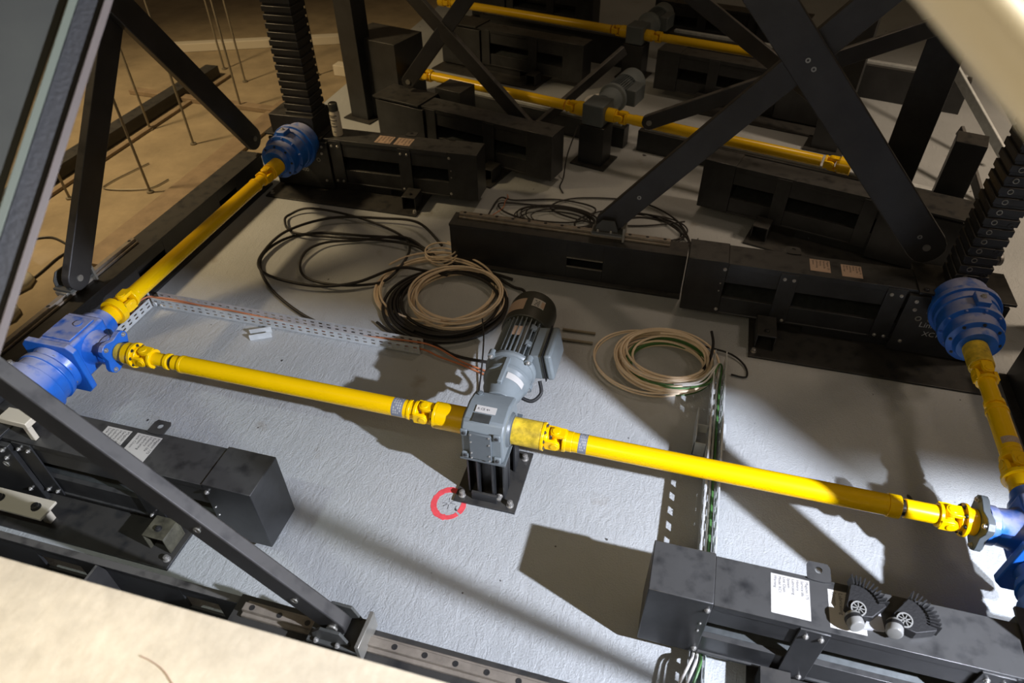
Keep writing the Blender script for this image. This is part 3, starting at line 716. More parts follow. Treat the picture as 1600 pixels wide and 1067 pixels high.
    for i in range(7):
        a = math.radians(-30+12*i); M = Matrix.Translation((0, 0, 0.475)) @ Matrix.Rotation(-a, 4, 'Y'); f.box((0.088, 0.415, -0.0125), (0.115, 0.71, 0.0125), M)
    f.build('side_panel', 'grey_paint', body, 0.003)
    M = Matrix.Translation((0, 0, 0.475)) @ Matrix.Rotation(-math.radians(95), 4, 'Y')
    MB().box((0.118, 0.55, -0.026), (0.1245, 0.62, 0.026), M).build('rating_plate', 'tan_label', body)
    for (a, y) in ((58, 0.50), (58, 0.63)):
        M = Matrix.Translation((0, 0, 0.475)) @ Matrix.Rotation(-math.radians(a), 4, 'Y')
        MB().box((0.11, y, -0.018), (0.128, y+0.035, 0.018), M).build('cast_lug', 'grey_paint', body, 0.004)
    # terminal box on the right
    M = Matrix.Translation((0, 0, 0.475)) @ Matrix.Rotation(-math.radians(10), 4, 'Y')
    tb = MB().box((0.108, 0.42, -0.075), (0.175, 0.66, 0.085), M).build('terminal_box', 'grey_paint', R, 0.006)
    MB().box((0.1755, 0.41, -0.083), (0.181, 0.67, 0.093), M).build('gasket', 'rubber', tb, 0.001)
    MB().box((0.1815, 0.415, -0.08), (0.225, 0.665, 0.09), M).build('terminal_lid', 'grey_paint', tb, 0.014)
    # fan cover, dark
    c = MB(); c.lathe((0, 0.70, 0.475), (0, 1, 0), [(0, 0.134), (0.004, 0.139), (0.20, 0.137), (0.235, 0.128), (0.25, 0.10), (0.252, 0.05)], 40)
    C = c.build('fan_cover', 'cowl_paint', R, 0.0, 30)
    def wrap(a0, a1, y0, y1, m, r=0.1405):
        b = MB(); n = 10; rows = []
        for i in range(n+1):
            a = math.radians(a0+(a1-a0)*i/n); rows.append([b.bm.verts.new((math.cos(a)*rr, y, 0.475+math.sin(a)*rr)) for y, rr in ((y0, r), (y1, r), (y0, r-0.003), (y1, r-0.003))])
        for p, q in zip(rows, rows[1:]): b.bm.faces.new((p[0], p[1], q[1], q[0])); b.bm.faces.new((p[2], q[2], q[3], p[3]))
        return b.build('sticker', m, C)
    wrap(100, 150, 0.75, 0.85, 'tan_label'); wrap(55, 85, 0.79, 0.86, 'paper'); wrap(55, 64, 0.80, 0.85, 'tan_label', 0.1411)
    b = MB()
    for k in range(4):
        a0 = math.radians(70+4*(k % 2)); 
        a0 = math.radians(68); a1 = math.radians(80); y = 0.80+0.013*k
        b.bm.faces.new([b.bm.verts.new((math.cos(a)*0.1412, yy, 0.475+math.sin(a)*0.1412)) for a, yy in ((a0, y), (a1-0.03*(k % 3), y), (a1-0.03*(k % 3), y+0.006), (a0, y+0.006))])
    b.build('printed_text', 'ink', C)
    # supply lead
    MB().tube(smooth([(0.15, 0.43, 0.40), (0.17, 0.38, 0.36), (0.13, 0.33, 0.34), (0.06, 0.33, 0.36)], 6), 0.010, 10).build('supply_lead', 'rubber', R)
    return R
gearmotor()

# ------------------------------------------------------------------ cable trays
def perf_wall(b, p0, u, v, L, H, th, n, pitch0=0.05, rows=((0.25, 0.4), (0.6, 0.75)), sl=0.45):
    """perforated sheet: u along, v across; slots left open"""
    u = Vector(u).normalized(); v = Vector(v).normalized(); w = u.cross(v)*th; p0 = Vector(p0)
    xs = [0.0]; 
    for i in range(n): c = (i+0.5)*L/n; xs += [c-L/n*sl/2, c+L/n*sl/2]
    xs.append(L); zs = [0.0]
    for a, c in rows: zs += [a*H, c*H]
    zs.append(H)
    for i in range(len(xs)-1):
        for j in range(len(zs)-1):
            if i % 2 == 1 and j % 2 == 1: continue
            q = [p0+u*xs[i]+v*zs[j], p0+u*xs[i+1]+v*zs[j], p0+u*xs[i+1]+v*zs[j+1], p0+u*xs[i]+v*zs[j+1]]
            A = [b.bm.verts.new(x) for x in q]; B = [b.bm.verts.new(x+w) for x in q]
            b.bm.faces.new(A[::-1]); b.bm.faces.new(B)
            for k in range(4): b.bm.faces.new((A[k], A[(k+1) % 4], B[(k+1) % 4], B[k]))
R = root('cable_tray', (-3.46, 2.98, 0)); tag(R, 'galvanised L-shaped perforated cable tray on the floor behind the left shaft', 'cable tray')
b = MB(); b.box((0.0, 0.012, 0.006), (2.0, 0.08, 0.008)); perf_wall(b, (0, 0.012, 0.006), (1, 0, 0), (0, 0, 1), 2.0, 0.075, 0.0015, 34); b.box((0, 0.005, 0.080), (2.0, 0.0135, 0.082))
b.build('long_front_wall', 'galv', R)
b = MB(); perf_wall(b, (0, 0.0815, 0.006), (1, 0, 0), (0, 0, 1), 2.0, 0.075, 0.0015, 34); b.build('long_back_wall', 'galv', R)
b = MB(); b.box((-0.075, -1.25, 0.006), (-0.008, 0.0, 0.008)); perf_wall(b, (-0.006, -1.25, 0.006), (0, 1, 0), (0, 0, 1), 1.25, 0.075, 0.0015, 20); b.build('short_inner_wall', 'galv', R)
b = MB(); perf_wall(b, (-0.076, -1.25, 0.006), (0, 1, 0), (0, 0, 1), 1.33, 0.075, 0.0015, 22); b.build('short_outer_wall', 'galv', R)
b = MB(); b.box((-0.074, 0.002, 0.006), (-0.002, 0.08, 0.008)); b.lathe((0.03, 0.0, 0.04), (0, -1, 0), [(0, 0.018), (0.006, 0.014)], 12); b.lathe((0.08, 0.0, 0.035), (0, -1, 0), [(0, 0.012), (0.006, 0.01)], 12); b.build('corner_joint', 'galv', R)
R = root('cable_tray', (0.388, 3.31, 0)); tag(R, 'narrow galvanised perforated tray running front to back under the yellow shaft', 'cable tray')
for x in (-0.033, 0.033):
    b = MB(); perf_wall(b, (x, -1.595, 0.055), (0, 1, 0), (0, 0, 1), 1.585, 0.13, 0.0015, 18, rows=((0.25, 0.42), (0.60, 0.80)), sl=0.45)
    b.box((x-0.003, -1.595, 0.1855), (x+0.005, -0.01, 0.189)); b.build('tray_wall', 'galv', R)
    b = MB(); perf_wall(b, (x, -2.30, 0.004), (0, 1, 0), (0, 0, 1), 0.70, 0.07, 0.0015, 9, rows=((0.35, 0.6),), sl=0.45); b.build('low_tray_wall', 'galv', R)
b = MB(); perf_wall(b, (-0.031, -1.595, 0.055), (0, 1, 0), (1, 0, 0), 1.585, 0.062, 0.0015, 18, rows=((0.4, 0.6),), sl=0.5); b.build('tray_bottom', 'galv_dark', R)
MB().box((-0.031, -2.30, 0.002), (0.031, -1.60, 0.004)).build('low_tray_bottom', 'galv_dark', R)
b = MB(); b.box((-0.10, -0.62, 0.10), (-0.038, -0.615, 0.16)); b.box((-0.10, -0.72, 0.02), (-0.095, -0.50, 0.17)); b.box((-0.10, -0.72, 0.02), (-0.038, -0.715, 0.12)); b.box((0.045, -0.66, 0.03), (0.075, -0.46, 0.034)); b.box((0.045, -0.66, 0.034), (0.049, -0.46, 0.10)); b.build('joint_bracket', 'galv', R)
for y in (-0.15, -0.85, -1.5):
    b = MB(); b.box((-0.045, y, 0.0), (0.045, y+0.03, 0.003)); b.box((-0.02, y, 0.003), (0.02, y+0.03, 0.054)); b.build('foot', 'galv', R)
tr = R
R = root('tray_bracket', (-2.56, 2.90, 0)); tag(R, 'small loose slotted galvanised bracket in front of the left cable tray', 'bracket')
b = MB(); M = Matrix.Rotation(0.5, 4, 'Z'); b.box((-0.07, -0.03, 0.0), (0.07, 0.03, 0.003), M); b.box((-0.07, -0.03, 0.003), (0.07, -0.027, 0.045), M); b.box((-0.07, 0.027, 0.003), (0.07, 0.03, 0.045), M); b.build('channel', 'galv', R)

# ------------------------------------------------------------------ cables
def cable(name, pts, r, m, label, z=None, cat='cable', group=None, wav=0.0):
    P = [(p[0], p[1], (p[2] if len(p) > 2 else r+0.001) + (wav*abs(math.sin(i*1.7)))) for i, p in enumerate(pts)]
    o = MB().tube(smooth(P, 8), r, 8).build(name, m); tag(o, label, cat, group); return o
def coil(name, c, rin, rout, turns, r, m, label, zmax=0.05, sx=1.0, sy=1.0, seed=0, cat='cable coil', parent=None, drift=0.02, tail=None):
    rd = random.Random(seed); pts = []; n = 26; rr = (rin+rout)/2; cx = cy = 0; zz = r
    for t in range(turns):
        r1 = rd.uniform(rin, rout); c1 = (rd.uniform(-drift, drift), rd.uniform(-drift, drift)); z1 = r + (zmax-r)*t/max(1, turns-1)
        for i in range(n):
            f = i/n; f = f*f*(3-2*f); R_ = rr+(r1-rr)*f; X_ = cx+(c1[0]-cx)*f; Y_ = cy+(c1[1]-cy)*f
            a = 2*math.pi*i/n + seed
            pts.append((c[0]+X_+math.cos(a)*R_*sx, c[1]+Y_+math.sin(a)*R_*sy, zz+(z1-zz)*f + 0.004*math.sin(a*2+t)))
        rr = r1; cx, cy = c1; zz = z1
    if tail: pts += [(c[0]+p[0], c[1]+p[1], p[2]) for p in tail]
    o = MB().tube(smooth(pts, 2), r, 7).build(name, m, parent)
    if label: tag(o, label, cat)
    return o
coil('cable_coil', (-1.60, 3.66), 0.40, 0.46, 5, 0.0075, 'beige_cable', 'wide loose beige cable coil on the left of the black cables', 0.05, 1.0, 0.92, 3, drift=0.02)
coil('cable_coil', (-1.40, 3.58), 0.285, 0.345, 9, 0.0075, 'beige_cable', 'tight beige cable coil lying just left of the motor', 0.11, 1.0, 1.0, 5, drift=0.02)
coil('cable_coil', (-1.68, 4.05), 0.09, 0.13, 4, 0.006, 'beige_cable', 'small beige cable loop beside the back beam', 0.10, 1.0, 0.9, 8, drift=0.01)
coil('cable_coil', (-1.45, 3.52), 0.36, 0.46, 9, 0.011, 'black_cable', 'black cable coil under the beige coils left of the motor', 0.06, 1.0, 0.95, 11, drift=0.03)
coil('cable_coil', (0.08, 3.27), 0.20, 0.32, 14, 0.0075, 'beige_cable', 'beige cable coil on the floor right of the motor', 0.12, 1.06, 0.92, 21, drift=0.025)
coil('cable_coil', (0.09, 3.26), 0.22, 0.31, 6, 0.0065, 'green_cable', 'green cable coiled among the beige coil right of the motor', 0.07, 1.04, 0.92, 25, drift=0.02)
coil('cable_coil', (-0.02, 3.29), 0.33, 0.345, 2, 0.006, 'beige_cable', 'single outer beige cable loop around the right-hand coil', 0.05, 1.03, 0.9, 31, drift=0.012)
K = {
'k1':[(-1.09, 3.91), (-1.38, 3.96), (-1.6, 3.98), (-2.01, 4.2), (-2.43, 4.16), (-2.76, 4.15), (-2.97, 4.0), (-3.03, 3.75), (-2.95, 3.56), (-2.7, 3.33), (-2.34, 3.13), (-2.05, 3.08), (-1.74, 3.08), (-1.40, 3.08)],
'k2':[(-1.73, 4.0), (-2.04, 4.2), (-2.4, 4.1), (-2.63, 3.99), (-2.71, 3.83), (-2.68, 3.67), (-2.55, 3.53), (-2.33, 3.49), (-2.11, 3.57), (-1.96, 3.68), (-1.94, 4.03), (-2.12, 4.26), (-2.55, 4.4), (-2.98, 4.42), (-3.12, 4.32), (-3.10, 4.2), (-2.94, 4.05), (-2.62, 4.09), (-2.2, 4.13), (-1.91, 4.1), (-1.72, 4.0)],
'k3':[(-1.72, 4.15), (-2.01, 4.4), (-2.34, 4.42), (-2.73, 4.31), (-2.98, 4.02), (-3.02, 3.71), (-2.92, 3.52), (-2.71, 3.43), (-2.41, 3.45), (-2.15, 3.55), (-1.94, 3.77), (-1.76, 3.82), (-1.55, 3.79)],
'k6':[(-1.5, 3.93), (-1.29, 3.92), (-1.07, 3.83), (-0.96, 3.77), (-0.84, 3.5)],
'k7':[(-1.85, 3.2), (-1.67, 3.1), (-1.47, 3.12), (-1.24, 3.02), (-1.04, 3.0), (-0.92, 3.05), (-0.88, 3.26)],
'bk1':[(0.16, 4.6), (-0.0, 5.0), (-0.35, 5.25), (-0.87, 5.18), (-1.04, 4.94), (-0.69, 4.82), (-0.28, 4.88), (0.06, 5.01)],
'bk2':[(-1.52, 4.7), (-1.50, 5.0), (-1.37, 5.02), (-1.0, 5.12), (-0.68, 5.03), (-0.79, 4.8), (-1.16, 4.75), (-1.40, 4.80), (-1.48, 4.92), (-1.30, 4.98), (-0.94, 4.97), (-0.7, 4.87), (-0.72, 4.6), (-1.1, 4.55), (-1.4, 4.65)],
'bk3':[(0.13, 4.64), (0.07, 4.8), (-0.21, 5.05), (-0.59, 5.04), (-0.8, 4.75), (-0.5, 4.55), (-0.1, 4.6)],
'bk4':[(0.05, 4.70), (0.32, 4.72), (0.52, 4.62), (0.67, 4.45), (0.75, 4.25)],
'left':[(-4.97, 3.49), (-4.84, 3.55), (-4.65, 3.5), (-4.56, 3.45), (-4.57, 3.31), (-4.55, 3.1), (-4.56, 2.9)]}
for k, r, z, lab in (('k1', .011, .012, 'black cable sweeping furthest left, then running diagonally to the cable tray'), ('k2', .010, .03, 'black cable winding twice between the left shaft and the coils'), ('k3', .011, .05, 'black cable in a wide oval left of the beige coils'),
                  ('k6', .011, .02, 'short black cable from the coils to behind the motor fan cover'), ('k7', .010, .02, 'black cable along the front of the coils to the motor side')):
    cable('black_cable', [(p[0], p[1], z+0.012*math.sin(i*2.1)+0.006) for i, p in enumerate(K[k])], r, 'black_cable', lab)
for k, lab in (('bk1', 'black cable loop behind the back beam, right of the carriage'), ('bk2', 'tangled thin black cable behind the left half of the back beam'), ('bk3', 'thin black cable crossing behind the back beam carriage'), ('bk4', 'black cable curving behind the back right lift unit')):
    cable('black_cable', [(p[0], p[1], 0.012+0.008*(1+math.sin(i*1.9))) for i, p in enumerate(K[k])], 0.007, 'black_cable', lab)
coil('cable_coil', (-0.95, 4.82), 0.20, 0.34, 7, 0.005, 'black_cable', 'tangled thin black cable coil behind the back beam', 0.05, 1.1, 0.6, 41, drift=0.06)
coil('cable_coil', (-0.22, 4.85), 0.24, 0.36, 4, 0.006, 'black_cable', 'looser black cable coil behind the right end of the back beam', 0.04, 1.0, 0.7, 43, drift=0.05)
cable('black_cable', K['left'], 0.008, 'black_cable', 'thin black cable on the brown floor at the far left')
cable('black_cable', [(-1.13, 3.30, 0.13), (-1.09, 3.19, 0.05), (-1.03, 2.95, 0.03), (-1.0, 2.80, 0.01), (-0.97, 2.68, 0.01)], 0.005, 'black_cable', 'thin black cable dropping from the coils to the orange cables')
cable('orange_cable', [(-3.50, 1.95, .02), (-3.505, 2.5, .03), (-3.50, 2.95, .05), (-3.42, 3.03, .06), (-3.0, 3.03, .05), (-2.6, 3.02, .02), (-2.0, 3.03, .03), (-1.55, 3.03, .07), (-1.38, 3.05, .04), (-1.17, 2.98, .02), (-0.98, 2.93, .02), (-0.90, 2.9, .02)], 0.006, 'copper_cable', 'orange cable in the left tray reaching toward the motor')
cable('orange_cable', [(-3.515, 1.95, .02), (-3.52, 2.6, .05), (-3.515, 2.98, .07), (-3.38, 3.045, .03), (-2.9, 3.04, .05), (-2.3, 3.045, .02), (-1.54, 3.035, .02), (-1.32, 2.99, .015), (-1.13, 2.95, .012), (-0.92, 2.88, .02)], 0.006, 'copper_cable', 'second orange cable lying lower in the left tray')
for i in range(2):
    y = (3.46, 3.36)[i]
    o = MB().cyl((-0.62, y, 0.012), (-0.40, y+0.01, 0.012), 0.010, 10).build('steel_rod', 'rust_rod'); tag(o, ('black cut cable end poking out right of the fan cover, the upper one', 'black cut cable end poking out right of the fan cover, the lower one')[i], 'cable end')
cable('green_cable', [(0.10, 3.52, .03), (0.31, 3.50, .03), (0.47, 3.48, .02), (0.56, 3.40, .012), (0.57, 3.30, .01), (0.48, 3.30, .01)], 0.006, 'rubber', 'dark cable tail curling past the end of the narrow tray')
for i, (dx, m, lab) in enumerate(((-0.014, 'white_cable', 'white cable running inside the narrow tray, left one'), (0.002, 'white_cable', 'white cable running inside the narrow tray, middle one'), (0.017, 'green_cable', 'green cable running inside the narrow tray'))):
    xc = 0.388+dx
    cable('tray_cable', [(0.14+0.05*i, 3.02, 0.11), (0.28+0.03*i, 3.05, 0.14), (0.365+0.4*dx, 3.14, 0.20), (xc, 3.22, 0.13), (xc, 3.05, 0.085), (xc, 2.6, 0.080), (xc, 2.1, 0.080), (xc, 1.80, 0.072), (xc, 1.70, 0.035), (xc, 1.58, 0.03), (xc, 1.47, 0.045), (0.375+dx*1.3, 1.40, 0.11), (0.35+dx*1.6, 1.32, 0.10), (0.31+dx*2, 1.2, 0.06)], 0.006, m, lab)
o = MB().tube(smooth([(0.33, 3.55, 0.12), (0.345, 3.42, 0.13), (0.335, 3.3, 0.11), (0.30, 3.18, 0.12)], 6), 0.009, 8).build('cable_end', 'rubber'); tag(o, 'thick black-tipped cable end lying over the right coil', 'cable end')
cable('black_cable', [(-0.98, 5.72, 0.42), (-1.04, 5.6, 0.2), (-1.05, 5.5, 0.02), (-1.05, 5.36, 0.01), (-1.0, 5.25, 0.01)], 0.006, 'black_cable', 'black cable hanging in front of the rear motor post')
cable('red_cable', [(-1.46, 5.10, .012), (-1.44, 5.05, .012), (-1.44, 4.97, .03), (-1.43, 4.84, .03), (-1.50, 4.72, .012)], 0.004, 'copper_cable', 'thin reddish cable behind the left end of the back beam')

# ------------------------------------------------------------------ marks and small things
b = MB(); n = 48; A = []
rd = random.Random(3)
for i in range(n):
    a = 2*math.pi*i/n - 0.5; w = 0.027*(0.85+0.3*rd.random()); r0 = 0.072
    if i > 40: w *= 0.8
    A.append([b.bm.verts.new((math.cos(a)*r*1.08, math.sin(a)*r*1.2, z)) for r, z in ((r0-w/2, 0.0), (r0+w/2, 0.0), (r0-w/2, 0.0012), (r0+w/2, 0.0012))])
for i in range(n-1):
    p, q = A[i], A[i+1]; b.bm.faces.new((p[2], p[3], q[3], q[2])); b.bm.faces.new((p[0], q[0], q[1], p[1])); b.bm.faces.new((p[1], q[1], q[3], p[3])); b.bm.faces.new((p[0], p[2], q[2], q[0]))
ring = root('floor_marking', (-0.905, 1.955, 0)); tag(ring, 'red painted ring with a small black cross on the floor at the motor stand', 'floor marking')
b.build('red_ring', 'red_paint', ring)
b = MB()
for a in (0.15, 0.15+math.pi/2, 0.75):
    d = Vector((math.cos(a), math.sin(a), 0)); q = Vector((-d.y, d.x, 0))*0.0012
    for t0, t1 in ((-0.035, -0.008), (0.008, 0.035)):
        b.bm.faces.new([b.bm.verts.new(v+Vector((0, 0, 0.001))) for v in (d*t0-q, d*t1-q, d*t1+q, d*t0+q)])
b.build('black_cross', 'ink', ring)

def castor(x, y, rz, label, brush=1.0):
    R = root('castor', (x, y, 0.4875), rz); R.scale = (0.82, 0.82, 0.9); tag(R, label, 'castor')
    g = MB().lathe((-0.03, -0.045, 0.045), (0.25, -1, 0.15), [(0, 0.030), (0.012, 0.036), (0.06, 0.036), (0.068, 0.031), (0.07, 0.02)], 26).build('hub', 'grey_plastic', R, 0.002)
    MB().lathe((-0.026, -0.062, 0.047), (0.25, -1, 0.15), [(0, 0.0375), (0.018, 0.0375)], 26).build('hub_band', 'rubber', R)
    # fan-shaped ribbed body
    poly = [(-0.05, 0.0)]
    for i in range(9):
        a = math.radians(100-11*i); poly.append((math.cos(a)*0.13, 0.02+math.sin(a)*0.10))
    poly += [(0.06, -0.03), (0.0, -0.04)]
    B = MB().prism(poly, basis((0, -0.01, 0.0005), (1, 0, 0), (0, 1, 0)), 0.05).build('fan_body', 'rubber', R, 0.004)
    t = MB()
    for i in range(11):
        a = math.radians(96-8*i); M = Matrix.Translation((0, 0.01, 0)) @ Matrix.Rotation(a, 4, 'Z'); t.box((0.095, -0.003, 0.0), (0.142, 0.003, 0.062), M)
    t.build('bristles', 'rubber', R)
    MB().ring((0.0, -0.015, 0.052), (0, -0.2, 1), 0.028, 0.034, 0.006, 24).build('spoked_rim', 'grey_plastic', R)
    s = MB()
    for i in range(8):
        M = Matrix.Translation((0, -0.015, 0.055)) @ Matrix.Rotation(i*math.pi/4, 4, 'Z'); s.box((0.004, -0.002, 0), (0.029, 0.002, 0.004), M)
    s.build('spokes', 'grey_plastic', R)
    return R
castor(0.13+0.765, 1.46+0.105, 0.0, 'loose castor with grey hub lying nearer the white sticker on the lift unit')
castor(0.13+0.93, 1.46+0.10, -0.45, 'loose castor with spoked rim lying further right on the lift unit')
o = MB().prism([(0, 0), (0.075, 0.01), (0.06, 0.13), (0.05, 0.13)], basis((0.92, 1.50, 0.4875), (1, 0, 0), (0, 1, 0)), 0.012).build('plastic_wedge', 'clear_plastic'); tag(o, 'clear plastic wedge lying between the two castors', 'wedge')

# spray can
R = root('spray_can', (-2.88, 4.91, 0.4995-0.013)); R.scale = (1.3, 1.3, 1.3); tag(R, 'spray can with dark cap standing on the back left lift unit', 'spray can')
MB().lathe((0, 0, 0), (0, 0, 1), [(0, 0.030), (0.004, 0.033), (0.15, 0.033), (0.165, 0.026)], 24).build('can', 'can_body', R)
MB().lathe((0, 0, 0.165), (0, 0, 1), [(0, 0.030), (0.045, 0.028), (0.05, 0.022)], 24).build('cap', 'cowl_paint', R)
b = MB()
for z, w in ((0.135, 0.9), (0.125, 0.5), (0.105, 0.8), (0.085, 0.4), (0.065, 0.7), (0.03, 0.3)):
    for i in range(6):
        a0 = -math.pi/2-w+2*w*i/6; a1 = a0+2*w/6*0.7
        b.bm.faces.new([b.bm.verts.new((math.cos(a)*0.0335, math.sin(a)*0.0335, zz)) for a, zz in ((a0, z), (a1, z), (a1, z+0.007), (a0, z+0.007))])
b.build('printed_text', 'ink', R)

# ------------------------------------------------------------------ machines further back (turned about 15 degrees)
RZ = math.radians(-15)
d15 = Vector((math.cos(RZ), math.sin(RZ), 0)); n15 = Vector((-d15.y, d15.x, 0))
pr = lift_unit(1, det=False, column=False); pl_ = lift_unit(-1, det=False, column=False)
def put(proto, x, y, label, first=False, group='chain lift units of the rear machines'):
    o = proto if first else copy_tree(proto); o.location = (x, y, 0); o.rotation_euler = (0, 0, RZ); tag(o, label, 'lift', group); return o
u2r = put(pr, 0.13, 5.20, 'dark lift unit directly behind the back right lift unit', True)
u2l = put(pl_, -1.12, 5.30, 'dark lift unit directly behind the back left lift unit', True)
put(pr, -0.50, 7.62, 'dark lift unit behind the rear yellow shaft, right of its motor')
put(pl_, -1.28, 7.55, 'dark lift unit behind the rear yellow shaft, left of its motor')
put(pr, -0.72, 9.45, 'furthest dark lift unit at the top edge, right of the far motor')
put(pl_, -1.50, 9.40, 'furthest dark lift unit at the top edge, left of the far motor')

def simple_shaft(p0, p1, label):
    p0 = Vector(p0); p1 = Vector(p1); L = (p1-p0).length; yw = 'yellow_paint'
    return cardan('cardan_shaft', label, p0, p1-p0, [('hub', 0, 0.08, 0.06, yw), ('joint', 0.08, 0.19, 0.055, yw), ('neck', 0.19, 0.25, 0.042, yw), ('tube', 0.25, L-0.22, 0.046, yw), ('joint', L-0.20, L-0.09, 0.055, yw), ('hub', L-0.09, L, 0.065, yw)])
def rear_motor(x, y, k, label, l2, post_h=0.38):
    R = root('motor_stand', (x, y, 0), RZ); tag(R, l2, 'stand')
    MB().box((-0.17, -0.16, 0), (0.17, 0.16, 0.014)).build('base_plate', 'black_steel', R)
    MB().box((-0.12, -0.10, 0.014), (0.12, 0.10, post_h-0.01)).build('upright', 'black_steel', R, 0.004)
    G = root('gear_motor', (x, y, 0), RZ); tag(G, label, 'motor')
    MB().box((-0.10, -0.11, post_h), (0.10, 0.13, 0.57)).build('gear_case', 'grey_dark_paint', G, 0.012)
    MB().lathe((0, 0.13, 0.475), (0, 1, 0), [(0, 0.10), (0.18, 0.11), (0.19, 0.135), (0.23, 0.135), (0.235, 0.105), (0.52, 0.105)], 30).build('motor_body', 'grey_paint', G, 0.002, 30)
    f = MB()
    for i in range(36):
        M = Matrix.Translation((0, 0, 0.475)) @ Matrix.Rotation(i*math.pi/18, 4, 'Y'); f.box((0.10, 0.37, -0.002), (0.125, 0.62, 0.002), M)
    f.build('cooling_fins', 'grey_dark_paint', G)
    MB().lathe((0, 0.62, 0.475), (0, 1, 0), [(0, 0.13), (0.19, 0.13), (0.22, 0.11), (0.225, 0.05)], 30).build('fan_cover', 'grey_paint', G)
    MB().box((0.11, 0.36, 0.42), (0.21, 0.60, 0.57)).build('terminal_box', 'grey_dark_paint', G, 0.01)
    return G
c2 = Vector((-0.85, 5.93, 0.47))
rear_motor(c2.x, c2.y, 0, 'grey gear motor on the post of the rear yellow shaft', 'black square post under the rear motor')
simple_shaft(c2-d15*0.10-d15*1.88, c2-d15*0.10, 'rear yellow shaft left of the rear motor')
simple_shaft(c2+d15*0.10, c2+d15*2.15, 'rear yellow shaft right of the rear motor, passing behind the black bars')
c3 = Vector((-0.75, 7.98, 0.47))
c3 = Vector((-0.78, 8.15, 0.47))
rear_motor(c3.x, c3.y, 0, 'far grey gear motor near the top edge of the photo', 'black post under the far motor')
simple_shaft(c3-d15*0.10-d15*2.6, c3-d15*0.10, 'far orange-yellow shaft left of the far motor')
simple_shaft(c3+d15*0.10, c3+d15*2.0, 'far orange-yellow shaft right of the far motor')
def rbeam(p, L, w, h, label, z0=0.0, m='black_steel', rail=True):
    R = root('frame_beam', (p[0], p[1], z0), RZ); tag(R, label, 'beam', )
    MB().box((0, -w/2, 0), (L, w/2, h)).build('web', m, R, 0.003)
    if rail: MB().box((0.05, -0.03, h+0.0005), (L-0.05, 0.03, h+0.03)).build('linear_rail', 'galv', R, 0.002)
rbeam((-2.3, 6.75), 1.75, 0.12, 0.20, 'pale-topped low beam under the rear yellow shaft on the left')
rbeam((-0.48, 6.30), 2.6, 0.12, 0.20, 'low beam behind the right part of the rear yellow shaft')
rbeam((-3.42, 6.60), 0.62, 0.45, 0.80, 'dark housing at the left end of the rear yellow shaft', rail=False)
rbeam((-2.35, 6.05), 0.28, 0.25, 0.55, 'small dark block under the left part of the rear yellow shaft', rail=False)
coil('cable_coil', (-0.98, 7.25), 0.10, 0.17, 6, 0.006, 'white_cable', 'pale cable coil left of the rear motor, far back', 0.05, 1.2, 1.0, 51, drift=0.03)
rbeam((-2.85, 8.95), 2.2, 0.15, 0.34, 'dark beam far back left of the far motor')
rbeam((-0.45, 8.75), 3.2, 0.15, 0.34, 'dark beam far back right of the far motor')
# rear scissor bars
arm((-1.32, 5.72, 0.25), (-2.55, 5.95, 1.35), 0.13, 0.05, (0.26, 0.97, 0), 'black scissor bar dropping to a shoe in front of the rear shaft, left')
arm((-1.55, 6.05, 0.10), (-0.75, 6.75, 0.75), 0.09, 0.05, (0.66, -0.75, 0), 'thin black strut under the rear yellow shaft')
arm((-0.35, 5.42, 0.65), (1.55, 5.42, 1.55), 0.12, 0.05, (0, 1, 0), 'black scissor bar behind the big crossing bars, rising right')
arm((0.95, 6.2, 0.68), (-0.9, 6.2, 1.85), 0.13, 0.05, (0, 1, 0), 'rear black scissor bar coming down from the top centre')
arm((-2.62, 5.9, 0.6), (-1.4, 5.9, 2.1), 0.13, 0.05, (0, 1, 0), 'black scissor bar at the top left behind the spray can')
# rear columns on the right, seen as dark slanting posts
def column(x, y, w, d, h, label, foot=True):
    R = root('lift_column', (x, y, 0), RZ); tag(R, label, 'column')
    MB().box((-w/2, -d/2, 0.014), (w/2, d/2, h)).build('post', 'black_steel', R, 0.004)
    if foot: MB().box((-w/2-0.06, -d/2-0.06, 0), (w/2+0.06, d/2+0.06, 0.014)).build('foot_plate', 'black_steel', R)
    return R
column(1.62, 5.62, 0.26, 0.22, 2.6, 'dark slanting post behind the top of the crossing bars')
column(1.25, 6.75, 0.24, 0.22, 2.5, 'narrow dark post behind the big crossing bars')
column(1.90, 5.22, 0.20, 0.20, 0.85, 'short dark post with a foot plate left of the perforated column')
column(2.55, 4.2, 0.16, 0.2, 2.2, 'dark upright right of the perforated column')
for i, (x, y, z0, z1, r, m) in enumerate(((2.6, 5.9, 0.0, 1.5, 0.035, 'galv_dark'), (2.95, 5.7, 0.0, 1.4, 0.03, 'galv_dark'), (2.45, 5.35, 0.6, 1.1, 0.03, 'galv_dark'))):
    pass
arm((2.58, 5.95, 0.28), (1.98, 7.15, 0.92), 0.09, 0.03, (0.895, 0.447, 0), 'shiny strut leaning behind the perforated column', m='galv')
arm((2.80, 6.6, 0.32), (2.3, 7.6, 0.9), 0.07, 0.03, (0.895, 0.447, 0), 'second shiny strut further right behind the handrail', m='galv')
arm((2.32, 4.95, 0.08), (2.10, 6.1, 0.55), 0.09, 0.03, (0.98, 0.19, 0), 'dark strut leaning right of the short post')

# left back column of the near machine is part of its lift; struts behind it
column(-3.35, 6.35, 0.22, 0.2, 2.4, 'dark post at the top left behind the back left lift unit')

